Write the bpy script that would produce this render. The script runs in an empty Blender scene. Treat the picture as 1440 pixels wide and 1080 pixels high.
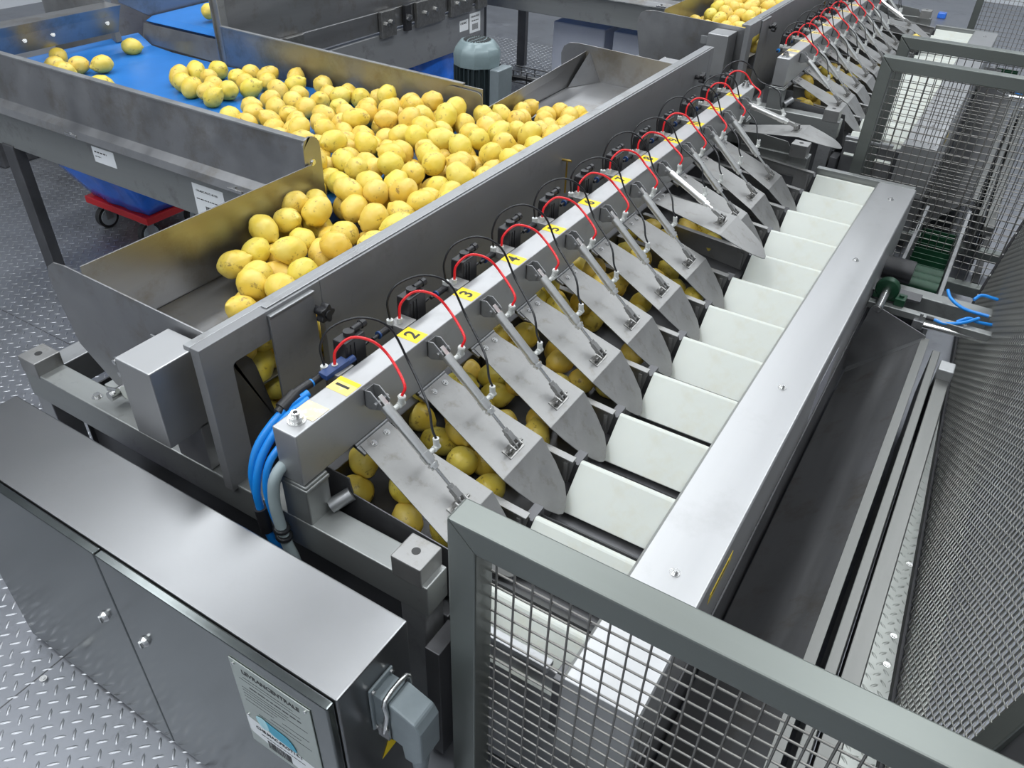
import bpy, math, random
import numpy as np
from mathutils import Matrix, Vector, noise
rnd = random.Random(7)
COL = bpy.context.scene.collection
PI = math.pi
# ------------------------------------------------------------------ camera
cam = bpy.data.objects.new('camera', bpy.data.cameras.new('camera'))
COL.objects.link(cam)
_R = (Matrix.Rotation(0.53126617, 4, 'Z') @ Matrix.Rotation(0.92407411, 4, 'X') @ Matrix.Rotation(0.03802441, 4, 'Z'))
cam.matrix_world = Matrix.Translation((0, 0, 1.75)) @ _R
cam.data.sensor_width = 36
cam.data.lens = 1110.79 / 1440 * 36
cam.data.clip_start = 0.02
bpy.context.scene.camera = cam
# ------------------------------------------------------------------ world, lights, exposure
w = bpy.data.worlds.new('world'); bpy.context.scene.world = w
w.use_nodes = True
w.node_tree.nodes['Background'].inputs[0].default_value = (0.80, 0.86, 0.93, 1)
w.node_tree.nodes['Background'].inputs[1].default_value = 0.25
sc = bpy.context.scene
sc.view_settings.view_transform = 'Standard'
sc.view_settings.look = 'None'
sc.view_settings.gamma = 1
sc.view_settings.use_curve_mapping = False
sc.view_settings.exposure = -0.12
LAMPS = [(-3.6, 0.2), (-3.6, 2.6), (-3.6, 5.0), (-1.6, 0.6), (-1.6, 3.0), (-1.6, 5.4), (0.6, 1.6), (0.6, 4.0), (0.6, 6.4), (-3.6, -1.9), (-1.6, -1.8), (0.6, -1.2), (-1.6, 7.8), (-3.6, 7.4), (0.6, 8.8)]  # rows behind the camera and farthest away are unseen, added as fill light
for i, (lx, ly) in enumerate(LAMPS):
    ld = bpy.data.lights.new('ceiling_lamp_light', 'AREA'); ld.shape = 'RECTANGLE'
    ld.size = 0.60; ld.size_y = 2.2; ld.energy = 43; ld.color = (0.93, 0.97, 1.0)
    lo = bpy.data.objects.new('ceiling_lamp_light', ld); COL.objects.link(lo); lo.location = (lx, ly, 3.77)

# ------------------------------------------------------------------ materials
def mat(name, col, rough=0.5, metal=0.0, var=0.0, vscale=6.0, bump=0.0, bscale=60.0, stretch=(1, 1, 1), rvar=0.0, spec=None, coat=0.0, sss=0.0, col2=None, c2scale=3.0, c2lo=0.55, c2hi=0.7):
    m = bpy.data.materials.new(name); m.use_nodes = True
    nt = m.node_tree; N = nt.nodes; L = nt.links
    b = N['Principled BSDF']
    b.inputs['Base Color'].default_value = (*col, 1)
    b.inputs['Roughness'].default_value = rough
    b.inputs['Metallic'].default_value = metal
    if spec is not None: b.inputs['Specular IOR Level'].default_value = spec
    if coat: b.inputs['Coat Weight'].default_value = coat
    if sss:
        b.inputs['Subsurface Weight'].default_value = sss
        b.inputs['Subsurface Radius'].default_value = (0.02, 0.015, 0.01)
    tc = N.new('ShaderNodeTexCoord'); mp = N.new('ShaderNodeMapping')
    L.new(tc.outputs['Object'], mp.inputs[0]); mp.inputs['Scale'].default_value = stretch
    cur = None
    if var or rvar:
        n1 = N.new('ShaderNodeTexNoise'); n1.inputs['Scale'].default_value = vscale; n1.inputs['Detail'].default_value = 6
        n1.inputs['Roughness'].default_value = 0.65
        L.new(mp.outputs[0], n1.inputs['Vector'])
        if var:
            r = N.new('ShaderNodeMapRange'); r.inputs[1].default_value = 0.3; r.inputs[2].default_value = 0.7
            r.inputs[3].default_value = 1 - var; r.inputs[4].default_value = 1 + var
            L.new(n1.outputs[0], r.inputs[0])
            mx = N.new('ShaderNodeVectorMath'); mx.operation = 'SCALE'
            mx.inputs[0].default_value = col; L.new(r.outputs[0], mx.inputs['Scale'])
            cur = mx.outputs[0]
        if rvar:
            r2 = N.new('ShaderNodeMapRange'); r2.inputs[1].default_value = 0.3; r2.inputs[2].default_value = 0.7
            r2.inputs[3].default_value = rough - rvar; r2.inputs[4].default_value = rough + rvar
            L.new(n1.outputs[0], r2.inputs[0]); L.new(r2.outputs[0], b.inputs['Roughness'])
    if col2:
        n3 = N.new('ShaderNodeTexNoise'); n3.inputs['Scale'].default_value = c2scale; n3.inputs['Detail'].default_value = 8
        n3.inputs['Roughness'].default_value = 0.7
        L.new(tc.outputs['Object'], n3.inputs['Vector'])
        rr = N.new('ShaderNodeMapRange'); rr.inputs[1].default_value = c2lo; rr.inputs[2].default_value = c2hi
        L.new(n3.outputs[0], rr.inputs[0])
        m2 = N.new('ShaderNodeMix'); m2.data_type = 'RGBA'
        L.new(rr.outputs[0], m2.inputs[0])
        if cur: L.new(cur, m2.inputs[6])
        else: m2.inputs[6].default_value = (*col, 1)
        m2.inputs[7].default_value = (*col2, 1)
        cur = m2.outputs[2]
    if cur: L.new(cur, b.inputs['Base Color'])
    if bump:
        n2 = N.new('ShaderNodeTexNoise'); n2.inputs['Scale'].default_value = bscale; n2.inputs['Detail'].default_value = 3
        L.new(mp.outputs[0], n2.inputs['Vector'])
        bp = N.new('ShaderNodeBump'); bp.inputs['Strength'].default_value = bump; bp.inputs['Distance'].default_value = 0.001
        L.new(n2.outputs[0], bp.inputs['Height']); L.new(bp.outputs[0], b.inputs['Normal'])
    return m

STEEL = mat('brushed_steel', (0.34, 0.345, 0.35), 0.42, 0.75, 0.12, 5, 0.10, 140, (1, 0.06, 1), 0.08, col2=(0.24, 0.24, 0.235), c2scale=9)
STEELX = mat('brushed_steel_cross', (0.31, 0.32, 0.312), 0.42, 0.75, 0.12, 5, 0.10, 140, (0.06, 1, 1), 0.08, col2=(0.21, 0.21, 0.205), c2scale=9)
SATIN = mat('satin_steel', (0.30, 0.298, 0.292), 0.46, 0.72, 0.13, 9, 0.06, 200, (1, 1, 1), 0.08, col2=(0.235, 0.225, 0.205), c2scale=22)
SHEET = mat('worn_sheet_steel', (0.33, 0.33, 0.335), 0.40, 0.90, 0.12, 6, 0.12, 90, (1, 0.1, 1), 0.10, col2=(0.25, 0.23, 0.20), c2scale=7, c2lo=0.52, c2hi=0.72)
DARK = mat('dark_steel', (0.13, 0.13, 0.135), 0.48, 0.8, 0.2, 9, 0.1, 80, rvar=0.1)
BRK = mat('oily_steel', (0.30, 0.295, 0.285), 0.36, 0.9, 0.2, 60)
BARREL = mat('barrel_steel', (0.70, 0.70, 0.68), 0.28, 0.9)
CHROME = mat('polished_steel', (0.66, 0.66, 0.65), 0.27, 1.0, 0.05, 30)
GREENISH = mat('fence_steel', (0.195, 0.210, 0.196), 0.42, 0.88, 0.10, 5, 0.08, 160, (0.08, 1, 1), 0.08)
WIREM = mat('wire_steel', (0.27, 0.262, 0.245), 0.42, 0.9, 0.1, 20)
WMESH = mat('woven_wire_steel', (0.42, 0.415, 0.385), 0.3, 0.95)
DOORM = mat('door_steel', (0.135, 0.148, 0.147), 0.17, 0.95, 0.10, 3, 0.05, 60, rvar=0.06)
RAILM = mat('rail_steel', (0.155, 0.157, 0.150), 0.42, 0.85, 0.10, 8, 0.1, 140, (1, 0.06, 1), 0.08)
PANELM = mat('brushed_panel_steel', (0.27, 0.272, 0.278), 0.52, 0.6, 0.10, 5, 0.1, 120, (1, 0.08, 1), 0.06, col2=(0.22, 0.22, 0.22), c2scale=8)
COVM = mat('bright_cover_steel', (0.46, 0.462, 0.465), 0.40, 0.85, 0.06, 4, 0.08, 150, (1, 0.05, 1), 0.06, col2=(0.42, 0.42, 0.42), c2scale=6)
CABM = mat('cabinet_steel', (0.25, 0.252, 0.256), 0.30, 0.95, 0.03, 3, 0.05, 200, (1, 1, 1), 0.03, col2=(0.235, 0.235, 0.238), c2scale=3)
WHITE = mat('white_plastic', (0.55, 0.572, 0.525), 0.38, 0, 0.03, 7, 0.03, 60, sss=0.15, col2=(0.50, 0.48, 0.37), c2scale=5, c2lo=0.54, c2hi=0.8)
BELT = mat('blue_belt', (0.018, 0.165, 0.50), 0.38, 0, 0.10, 4, 0.05, 40)
PURP = mat('dark_purple_film', (0.05, 0.045, 0.10), 0.3, 0, 0.3, 8, 0.8, 14)
BLUEBAG = mat('blue_bag_film', (0.02, 0.17, 0.75), 0.22, 0, 0.25, 8, 0.6, 14, coat=0.3)
REDP = mat('red_plastic', (0.55, 0.015, 0.02), 0.4)
REDH = mat('red_hose', (0.72, 0.012, 0.018), 0.28)
NAVY = mat('navy_plastic_ring', (0.015, 0.05, 0.16), 0.4)
BLACKH = mat('black_hose', (0.012, 0.013, 0.015), 0.3)
BLUEH = mat('blue_hose', (0.01, 0.22, 0.66), 0.3)
GREYH = mat('grey_conduit', (0.30, 0.36, 0.37), 0.4)
BLACK = mat('black_plastic', (0.018, 0.018, 0.02), 0.42, 0, 0.2, 30, 0.1, 100)
GREYB = mat('grey_painted_metal', (0.20, 0.235, 0.25), 0.42, 0.1, 0.08, 20, 0.1, 120)
MOTGREY = mat('blue_grey_paint', (0.20, 0.26, 0.27), 0.32, 0.1, 0.08, 20)
MOTDARK = mat('dark_teal_paint', (0.035, 0.05, 0.055), 0.4, 0.2)
GREEN = mat('green_paint', (0.005, 0.042, 0.018), 0.42, 0.1, 0.2, 10)
NYLON = mat('pale_fitting', (0.55, 0.56, 0.54), 0.35, 0.2)
YEL = mat('yellow_sticker', (0.85, 0.62, 0.01), 0.38, 0, 0.06, 20)
YELW = mat('faded_yellow_sticker', (0.83, 0.63, 0.20), 0.45, 0, 0.1, 30, col2=(0.7, 0.6, 0.42), c2scale=40)
FADED = mat('rubbed_sticker', (0.72, 0.62, 0.42), 0.5, 0, 0.1, 30, col2=(0.62, 0.6, 0.6), c2scale=60, c2lo=0.5, c2hi=0.6)
PAPER = mat('white_sticker', (0.75, 0.77, 0.78), 0.45)
INK = mat('black_ink', (0.02, 0.02, 0.02), 0.5)
CYAN = mat('cyan_print', (0.03, 0.33, 0.48), 0.4)
CYANL = mat('pale_cyan_print', (0.40, 0.68, 0.75), 0.4)
FLOORM = mat('tread_plate_steel', (0.265, 0.275, 0.30), 0.40, 0.65, 0.14, 3, 0.15, 60, rvar=0.10, col2=(0.17, 0.175, 0.19), c2scale=4)
LUGM = mat('tread_lug_steel', (0.37, 0.38, 0.40), 0.32, 0.75, 0.08, 9)
WALLM = mat('wall_paint', (0.66, 0.68, 0.71), 0.6, 0, 0.04, 1)
CEILM = mat('ceiling_paint', (0.70, 0.71, 0.73), 0.7)
RUBBER = mat('black_rubber', (0.02, 0.02, 0.02), 0.6)
CASTER = mat('grey_wheel', (0.36, 0.40, 0.42), 0.4)
BIN = mat('pale_crate_plastic', (0.70, 0.73, 0.82), 0.5, 0, 0.05, 4)
CLEAR = mat('pale_film', (0.5, 0.5, 0.55), 0.25)

LEM = []
def lemon_mat(name, base, alt, brown):
    m = bpy.data.materials.new(name); m.use_nodes = True
    nt = m.node_tree; N = nt.nodes; L = nt.links; b = N['Principled BSDF']
    tc = N.new('ShaderNodeTexCoord'); oi = N.new('ShaderNodeObjectInfo')
    add = N.new('ShaderNodeVectorMath'); add.operation = 'ADD'
    sc_ = N.new('ShaderNodeMath'); sc_.operation = 'MULTIPLY'; sc_.inputs[1].default_value = 37
    L.new(oi.outputs['Random'], sc_.inputs[0]); L.new(tc.outputs['Object'], add.inputs[0]); L.new(sc_.outputs[0], add.inputs[1])
    n = N.new('ShaderNodeTexNoise'); n.inputs['Scale'].default_value = 22; n.inputs['Detail'].default_value = 4
    L.new(add.outputs[0], n.inputs['Vector'])
    r = N.new('ShaderNodeMapRange'); r.inputs[1].default_value = 0.35; r.inputs[2].default_value = 0.7
    L.new(n.outputs[0], r.inputs[0])
    mx = N.new('ShaderNodeMix'); mx.data_type = 'RGBA'; mx.inputs[6].default_value = (*base, 1); mx.inputs[7].default_value = (*alt, 1)
    L.new(r.outputs[0], mx.inputs[0])
    n2 = N.new('ShaderNodeTexNoise'); n2.inputs['Scale'].default_value = 46; n2.inputs['Detail'].default_value = 6; n2.inputs['Roughness'].default_value = 0.7
    L.new(add.outputs[0], n2.inputs['Vector'])
    r2 = N.new('ShaderNodeMapRange'); r2.inputs[1].default_value = 0.585; r2.inputs[2].default_value = 0.66
    r2.inputs[4].default_value = 0.85
    L.new(n2.outputs[0], r2.inputs[0])
    mx2 = N.new('ShaderNodeMix'); mx2.data_type = 'RGBA'; mx2.inputs[7].default_value = (*brown, 1)
    L.new(mx.outputs[2], mx2.inputs[6]); L.new(r2.outputs[0], mx2.inputs[0])
    hs = N.new('ShaderNodeHueSaturation')
    mr = N.new('ShaderNodeMapRange'); mr.inputs[3].default_value = 0.486; mr.inputs[4].default_value = 0.510
    L.new(oi.outputs['Random'], mr.inputs[0]); L.new(mr.outputs[0], hs.inputs['Hue'])
    L.new(mx2.outputs[2], hs.inputs['Color']); L.new(hs.outputs[0], b.inputs['Base Color'])
    b.inputs['Roughness'].default_value = 0.40
    n3 = N.new('ShaderNodeTexNoise'); n3.inputs['Scale'].default_value = 230; n3.inputs['Detail'].default_value = 2
    L.new(add.outputs[0], n3.inputs['Vector'])
    bp = N.new('ShaderNodeBump'); bp.inputs['Strength'].default_value = 0.35; bp.inputs['Distance'].default_value = 0.0012
    L.new(n3.outputs[0], bp.inputs['Height']); L.new(bp.outputs[0], b.inputs['Normal'])
    b.inputs['Subsurface Weight'].default_value = 0.08; b.inputs['Subsurface Radius'].default_value = (0.01, 0.006, 0.002)
    return m
LEMM = lemon_mat('lemon_skin', (0.72, 0.53, 0.065), (0.74, 0.60, 0.14), (0.26, 0.17, 0.04))

# ------------------------------------------------------------------ geometry helpers
def V(*a): return Vector(a if len(a) > 1 else a[0])
class G:
    def __init__(s): s.v = []; s.f = []; s.smooth = []
    def _add(s, vs, fs, sm=False):
        o = len(s.v); s.v += [tuple(p) for p in vs]
        s.f += [tuple(i + o for i in f) for f in fs]; s.smooth += [sm] * len(fs)
        return s
    def box(s, x0, x1, y0, y1, z0, z1):
        vs = [(x, y, z) for x in (x0, x1) for y in (y0, y1) for z in (z0, z1)]
        return s._add(vs, [(0, 1, 3, 2), (4, 6, 7, 5), (0, 4, 5, 1), (2, 3, 7, 6), (0, 2, 6, 4), (1, 5, 7, 3)])
    def obox(s, c, ax, ay, az):
        c, ax, ay, az = map(Vector, (c, ax, ay, az))
        if ax.cross(ay).dot(az) < 0: az = -az
        vs = [c + a * ax + b * ay + d * az for a in (-1, 1) for b in (-1, 1) for d in (-1, 1)]
        return s._add(vs, [(0, 1, 3, 2), (4, 6, 7, 5), (0, 4, 5, 1), (2, 3, 7, 6), (0, 2, 6, 4), (1, 5, 7, 3)])
    def bar(s, p0, p1, w, h, up=(0, 0, 1)):
        p0, p1, up = Vector(p0), Vector(p1), Vector(up)
        d = (p1 - p0); side = d.cross(up).normalized(); u = side.cross(d).normalized()
        return s.obox((p0 + p1) / 2, d / 2, side * w / 2, u * h / 2)
    def prism(s, pts, ext):
        pts = [Vector(p) for p in pts]; ext = Vector(ext); n = len(pts)
        nrm = Vector((0, 0, 0))
        for i in range(n): nrm += pts[i].cross(pts[(i + 1) % n])
        if nrm.dot(ext) > 0: pts = pts[::-1]
        vs = pts + [p + ext for p in pts]
        fs = [tuple(range(n)), tuple(range(2 * n - 1, n - 1, -1))]
        fs += [(i, i + n, (i + 1) % n + n, (i + 1) % n) for i in range(n)]
        return s._add(vs, fs)
    def cyl(s, p0, p1, r, n=16, r1=None):
        p0, p1 = Vector(p0), Vector(p1); r1 = r if r1 is None else r1
        d = (p1 - p0).normalized()
        a = d.orthogonal().normalized(); b = d.cross(a)
        vs = []
        for p, q in ((p0, r), (p1, r1)):
            vs += [p + (a * math.cos(t) + b * math.sin(t)) * q for t in [2 * PI * i / n for i in range(n)]]
        fs = [(i, (i + 1) % n, (i + 1) % n + n, i + n) for i in range(n)]
        s._add(vs, fs, n > 8)
        s._add(vs[:n], [tuple(range(n - 1, -1, -1))]); s._add(vs[n:], [tuple(range(n))])
        return s
    def tube(s, pts, r, n=10, sub=6):
        P = [Vector(p) for p in pts]
        if sub > 1 and len(P) > 2:
            Q = [P[0] * 2 - P[1]] + P + [P[-1] * 2 - P[-2]]; out = []
            for i in range(1, len(Q) - 2):
                for k in range(sub):
                    t = k / sub; a, b, c, d = Q[i - 1:i + 3]
                    out.append(0.5 * ((2 * b) + (c - a) * t + (2 * a - 5 * b + 4 * c - d) * t * t + (3 * b - a - 3 * c + d) * t ** 3))
            P = out + [P[-1]]
        vs = []; a = None
        for i, p in enumerate(P):
            d = (P[min(i + 1, len(P) - 1)] - P[max(i - 1, 0)]).normalized()
            a = d.orthogonal().normalized() if a is None else (a - d * a.dot(d)).normalized()
            b = d.cross(a)
            vs += [p + (a * math.cos(2 * PI * k / n) + b * math.sin(2 * PI * k / n)) * r for k in range(n)]
        fs = []
        for i in range(len(P) - 1):
            for k in range(n):
                fs.append((i * n + k, i * n + (k + 1) % n, (i + 1) * n + (k + 1) % n, (i + 1) * n + k))
        s._add(vs, fs, True)
        m = len(vs)
        s._add(vs[:n], [tuple(range(n - 1, -1, -1))]); s._add(vs[m - n:], [tuple(range(n))])
        return s
    def lathe(s, prof, p0, axis, n=24, cap=True):
        p0, d = Vector(p0), Vector(axis).normalized(); a = d.orthogonal().normalized(); b = d.cross(a)
        vs = []
        for (t, r) in prof:
            vs += [p0 + d * t + (a * math.cos(2 * PI * k / n) + b * math.sin(2 * PI * k / n)) * r for k in range(n)]
        fs = []
        for i in range(len(prof) - 1):
            for k in range(n):
                fs.append((i * n + k, i * n + (k + 1) % n, (i + 1) * n + (k + 1) % n, (i + 1) * n + k))
        s._add(vs, fs, True)
        if cap:
            m = len(vs)
            s._add(vs[:n], [tuple(range(n - 1, -1, -1))]); s._add(vs[m - n:], [tuple(range(n))])
        return s
    def mesh(s, name, off=(0, 0, 0)):
        me = bpy.data.meshes.new(name); o = Vector(off)
        me.from_pydata([tuple(Vector(p) - o) for p in s.v], [], s.f); me.update()
        me.polygons.foreach_set('use_smooth', s.smooth)
        return me

CACHE = {}
def link(o, parent=None):
    COL.objects.link(o)
    if parent: o.parent = parent
    return o
def setp(o, label=None, cat=None, group=None, kind=None):
    if label: o['label'] = label
    if cat: o['category'] = cat
    if group: o['group'] = group
    if kind: o['kind'] = kind
def thing(name, label, cat, loc=(0, 0, 0), group=None, rot=(0, 0, 0)):
    o = bpy.data.objects.new(name, None); o.empty_display_size = 0.05; link(o)
    o.location = loc; o.rotation_euler = rot; setp(o, label, cat, group); return o
def part(root, name, g, m, bev=0.0, key=None, off=None, label=None, kind=None):
    """g: G in world coordinates (off = world origin of the root) or a function making it; key shares the mesh"""
    if key and key in CACHE: me = CACHE[key]
    else:
        if callable(g): g = g()
        me = g.mesh(name, off or (0, 0, 0)); me.materials.append(m)
        if key: CACHE[key] = me
    o = bpy.data.objects.new(name, me); link(o, root)
    if bev:
        md = o.modifiers.new('bevel', 'BEVEL'); md.width = bev; md.segments = 2; md.limit_method = 'ANGLE'
        md.harden_normals = False
    if label: o['label'] = label
    if kind: o['kind'] = kind
    return o
def single(name, g, m, label, cat, group=None, bev=0.0, key=None, loc=(0, 0, 0), kind=None):
    o = part(None, name, g, m, bev, key, off=loc); o.location = loc
    setp(o, label, cat, group, kind); return o
def text(root, s, size, loc, xdir, ydir, m=INK, name='lettering', depth=0.0004, align='CENTER'):
    cu = bpy.data.curves.new(name, 'FONT'); cu.body = s; cu.size = size; cu.align_x = align; cu.align_y = 'CENTER'
    cu.extrude = depth; cu.resolution_u = 3; cu.offset = size * .02
    t = bpy.data.objects.new(name, cu); COL.objects.link(t)
    dg = bpy.context.evaluated_depsgraph_get()
    me = bpy.data.meshes.new_from_object(t.evaluated_get(dg)); bpy.data.objects.remove(t)
    me.materials.clear(); me.materials.append(m)
    o = bpy.data.objects.new(name, me); link(o, root)
    x = Vector(xdir).normalized(); y = Vector(ydir).normalized(); z = x.cross(y)
    M = Matrix((x, y, z)).transposed().to_4x4(); M.translation = Vector(loc)
    o.matrix_local = M
    return o
NUMW = ['one', 'two', 'three', 'four', 'five', 'six', 'seven', 'eight', 'nine', 'ten', 'eleven', 'twelve']
def ORD(i): return ['first', 'second', 'third', 'fourth', 'fifth', 'sixth', 'seventh', 'eighth', 'ninth', 'tenth', 'eleventh', 'twelfth', 'thirteenth'][i]

# ------------------------------------------------------------------ the room
def struct(name, g, m, bev=0):
    o = part(None, name, g, m, bev); o['kind'] = 'structure'; return o
floor = struct('floor', G().box(-8, 4, -3, 11, -0.05, 0), FLOORM)
def lugs():
    g = G(); p = 0.0449; L = 0.0155; W = 0.0042; H = 0.0022
    def lug(x, y, a):
        c, s_ = math.cos(a), math.sin(a)
        pts = [(-L, 0, 0), (-L * .5, -W * .85, 0), (L * .5, -W * .85, 0), (L, 0, 0), (L * .5, W * .85, 0), (-L * .5, W * .85, 0), (-L * .55, 0, H), (L * .55, 0, H)]
        vs = [(x + c * u - s_ * v, y + s_ * u + c * v, h) for u, v, h in pts]
        g._add(vs, [(0, 1, 6), (1, 2, 7, 6), (2, 3, 7), (3, 4, 7), (4, 5, 6, 7), (5, 0, 6)], True)
    def area(x0, x1, y0, y1):
        for i in range(math.floor(x0 / p), math.ceil(x1 / p)):
            for j in range(math.floor(y0 / p), math.ceil(y1 / p)):
                bx, by = 0.0422 + i * p, 0.0005 + j * p
                lug(bx, by, -PI / 4); lug(bx + p / 2, by + p / 2, PI / 4)
    area(-4.6, -1.0, -0.6, 2.9)
    area(-1.0, .7, -0.6, 0.6)
    area(-4.6, -2.4, 2.9, 6.2)
    return g
part(floor, 'tread_lug', lugs(), LUGM, kind='stuff')
def lug_strip():
    g = G(); p = .036; L = .012; W = .0035
    g.box(.196, .345, .55, 3.3, .001, .006)
    for i in range(5):
        for j in range(77):
            for (bx, by, a) in ((.205 + i * p, .56 + j * p, -PI / 4), (.223 + i * p, .578 + j * p, PI / 4)):
                if bx > .335: continue
                c, s_ = math.cos(a), math.sin(a)
                vs = [(bx + c * u - s_ * v, by + s_ * u + c * v, .006 + h) for u, v, h in [(-L, 0, 0), (-L * .5, -W, 0), (L * .5, -W, 0), (L, 0, 0), (L * .5, W, 0), (-L * .5, W, 0), (-L * .55, 0, .002), (L * .55, 0, .002)]]
                g._add(vs, [(0, 1, 6), (1, 2, 7, 6), (2, 3, 7), (3, 4, 7), (4, 5, 6, 7), (5, 0, 6)], True)
    return g
part(floor, 'walkway_tread', lug_strip(), mat('brightened_walkway_steel', (0.50, 0.52, 0.49), 0.42, 0.6, 0.12, 8), kind='stuff')  # paler than the floor plate, in place of the light lost here
# plate seams with countersunk screws on the near left floor
def seams():
    g = G()
    g.box(-1.506, -1.503, 0.0, 3.0, 0.0, 0.0008); g.box(-3.2, -1.0, 1.262, 1.265, 0, 0.0008)
    return g
part(floor, 'plate_seam', seams(), DARK)
g = G()
for q in [(-1.487, 0.36), (-1.487, 0.9), (0.236, 1.62), (0.245, 1.40), (0.228, 1.9), (0.238, 1.52)]:
    g.cyl((q[0], q[1], 0), (q[0], q[1], 0.0075), 0.009, 14).cyl((q[0], q[1], 0.0075), (q[0], q[1], 0.009), 0.005, 10)
part(floor, 'floor_screw', g, CHROME, kind='stuff')
struct('wall_left', G().box(-8.1, -8, -3, 11, 0, 4), WALLM)
struct('wall_right', G().box(4, 4.1, -3, 11, 0, 4), WALLM)
struct('wall_back', G().box(-8, 4, 11, 11.1, 0, 4), WALLM)
struct('wall_front', G().box(-8, 4, -3.1, -3, 0, 4), WALLM)
struct('ceiling', G().box(-8, 4, -3, 11, 4, 4.1), CEILM)
for i, (lx, ly) in enumerate(LAMPS):  # the added fill lamps get made-up housings here too
    t = thing('ceiling_light', 'white strip light hanging under the ceiling above the %s' % ['left floor, near', 'left floor, middle', 'left floor, far', 'near hopper, front end', 'near hopper, far end', 'far hopper', 'walkway, near', 'walkway, middle', 'walkway, far', 'left floor, added fill behind the camera', 'cabinet, added fill behind the camera', 'walkway, added fill behind the camera', 'far machine, far end, added fill', 'left floor, farthest, added fill', 'walkway, farthest, added fill'][i], 'light', (lx, ly, 3.8), 'ceiling strip lights')
    part(t, 'housing', lambda: G().box(-.32, .32, -1.12, 1.12, 0.0, .06), PAPER, 0.004, key='lamp_h')
    part(t, 'hanger', lambda: G().cyl((0, -.5, .06), (0, -.5, .2), .006, 8).cyl((0, .5, .06), (0, .5, .2), .006, 8), STEEL, key='lamp_r')

# ------------------------------------------------------------------ machines
PITCH = 0.212
DY2 = 3.2
def cosd(a): return math.cos(math.radians(a))
def sind(a): return math.sin(math.radians(a))
def screw(g, c, ax, r=0.006, h=0.006):
    c = Vector(c); ax = Vector(ax).normalized()
    g.cyl(c, c + ax * 0.0015, r * 1.6, 14); g.cyl(c, c + ax * h, r, 12)
    return g

def fillet(p, r, n=4):
    """round the corners of a 2-D polygon [(x,y,r?)...]"""
    out = []; m = len(p)
    for i in range(m):
        a, b, c = Vector(p[i - 1][:2]), Vector(p[i][:2]), Vector(p[(i + 1) % m][:2])
        rr = p[i][2] if len(p[i]) > 2 else r
        if rr <= 0: out.append(tuple(b)); continue
        u = (a - b).normalized(); v = (c - b).normalized()
        for k in range(n + 1):
            t = k / n; q = b + u * rr * (1 - t) ** 2 + v * rr * t * t
            out.append(tuple(q))
    return out

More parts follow.
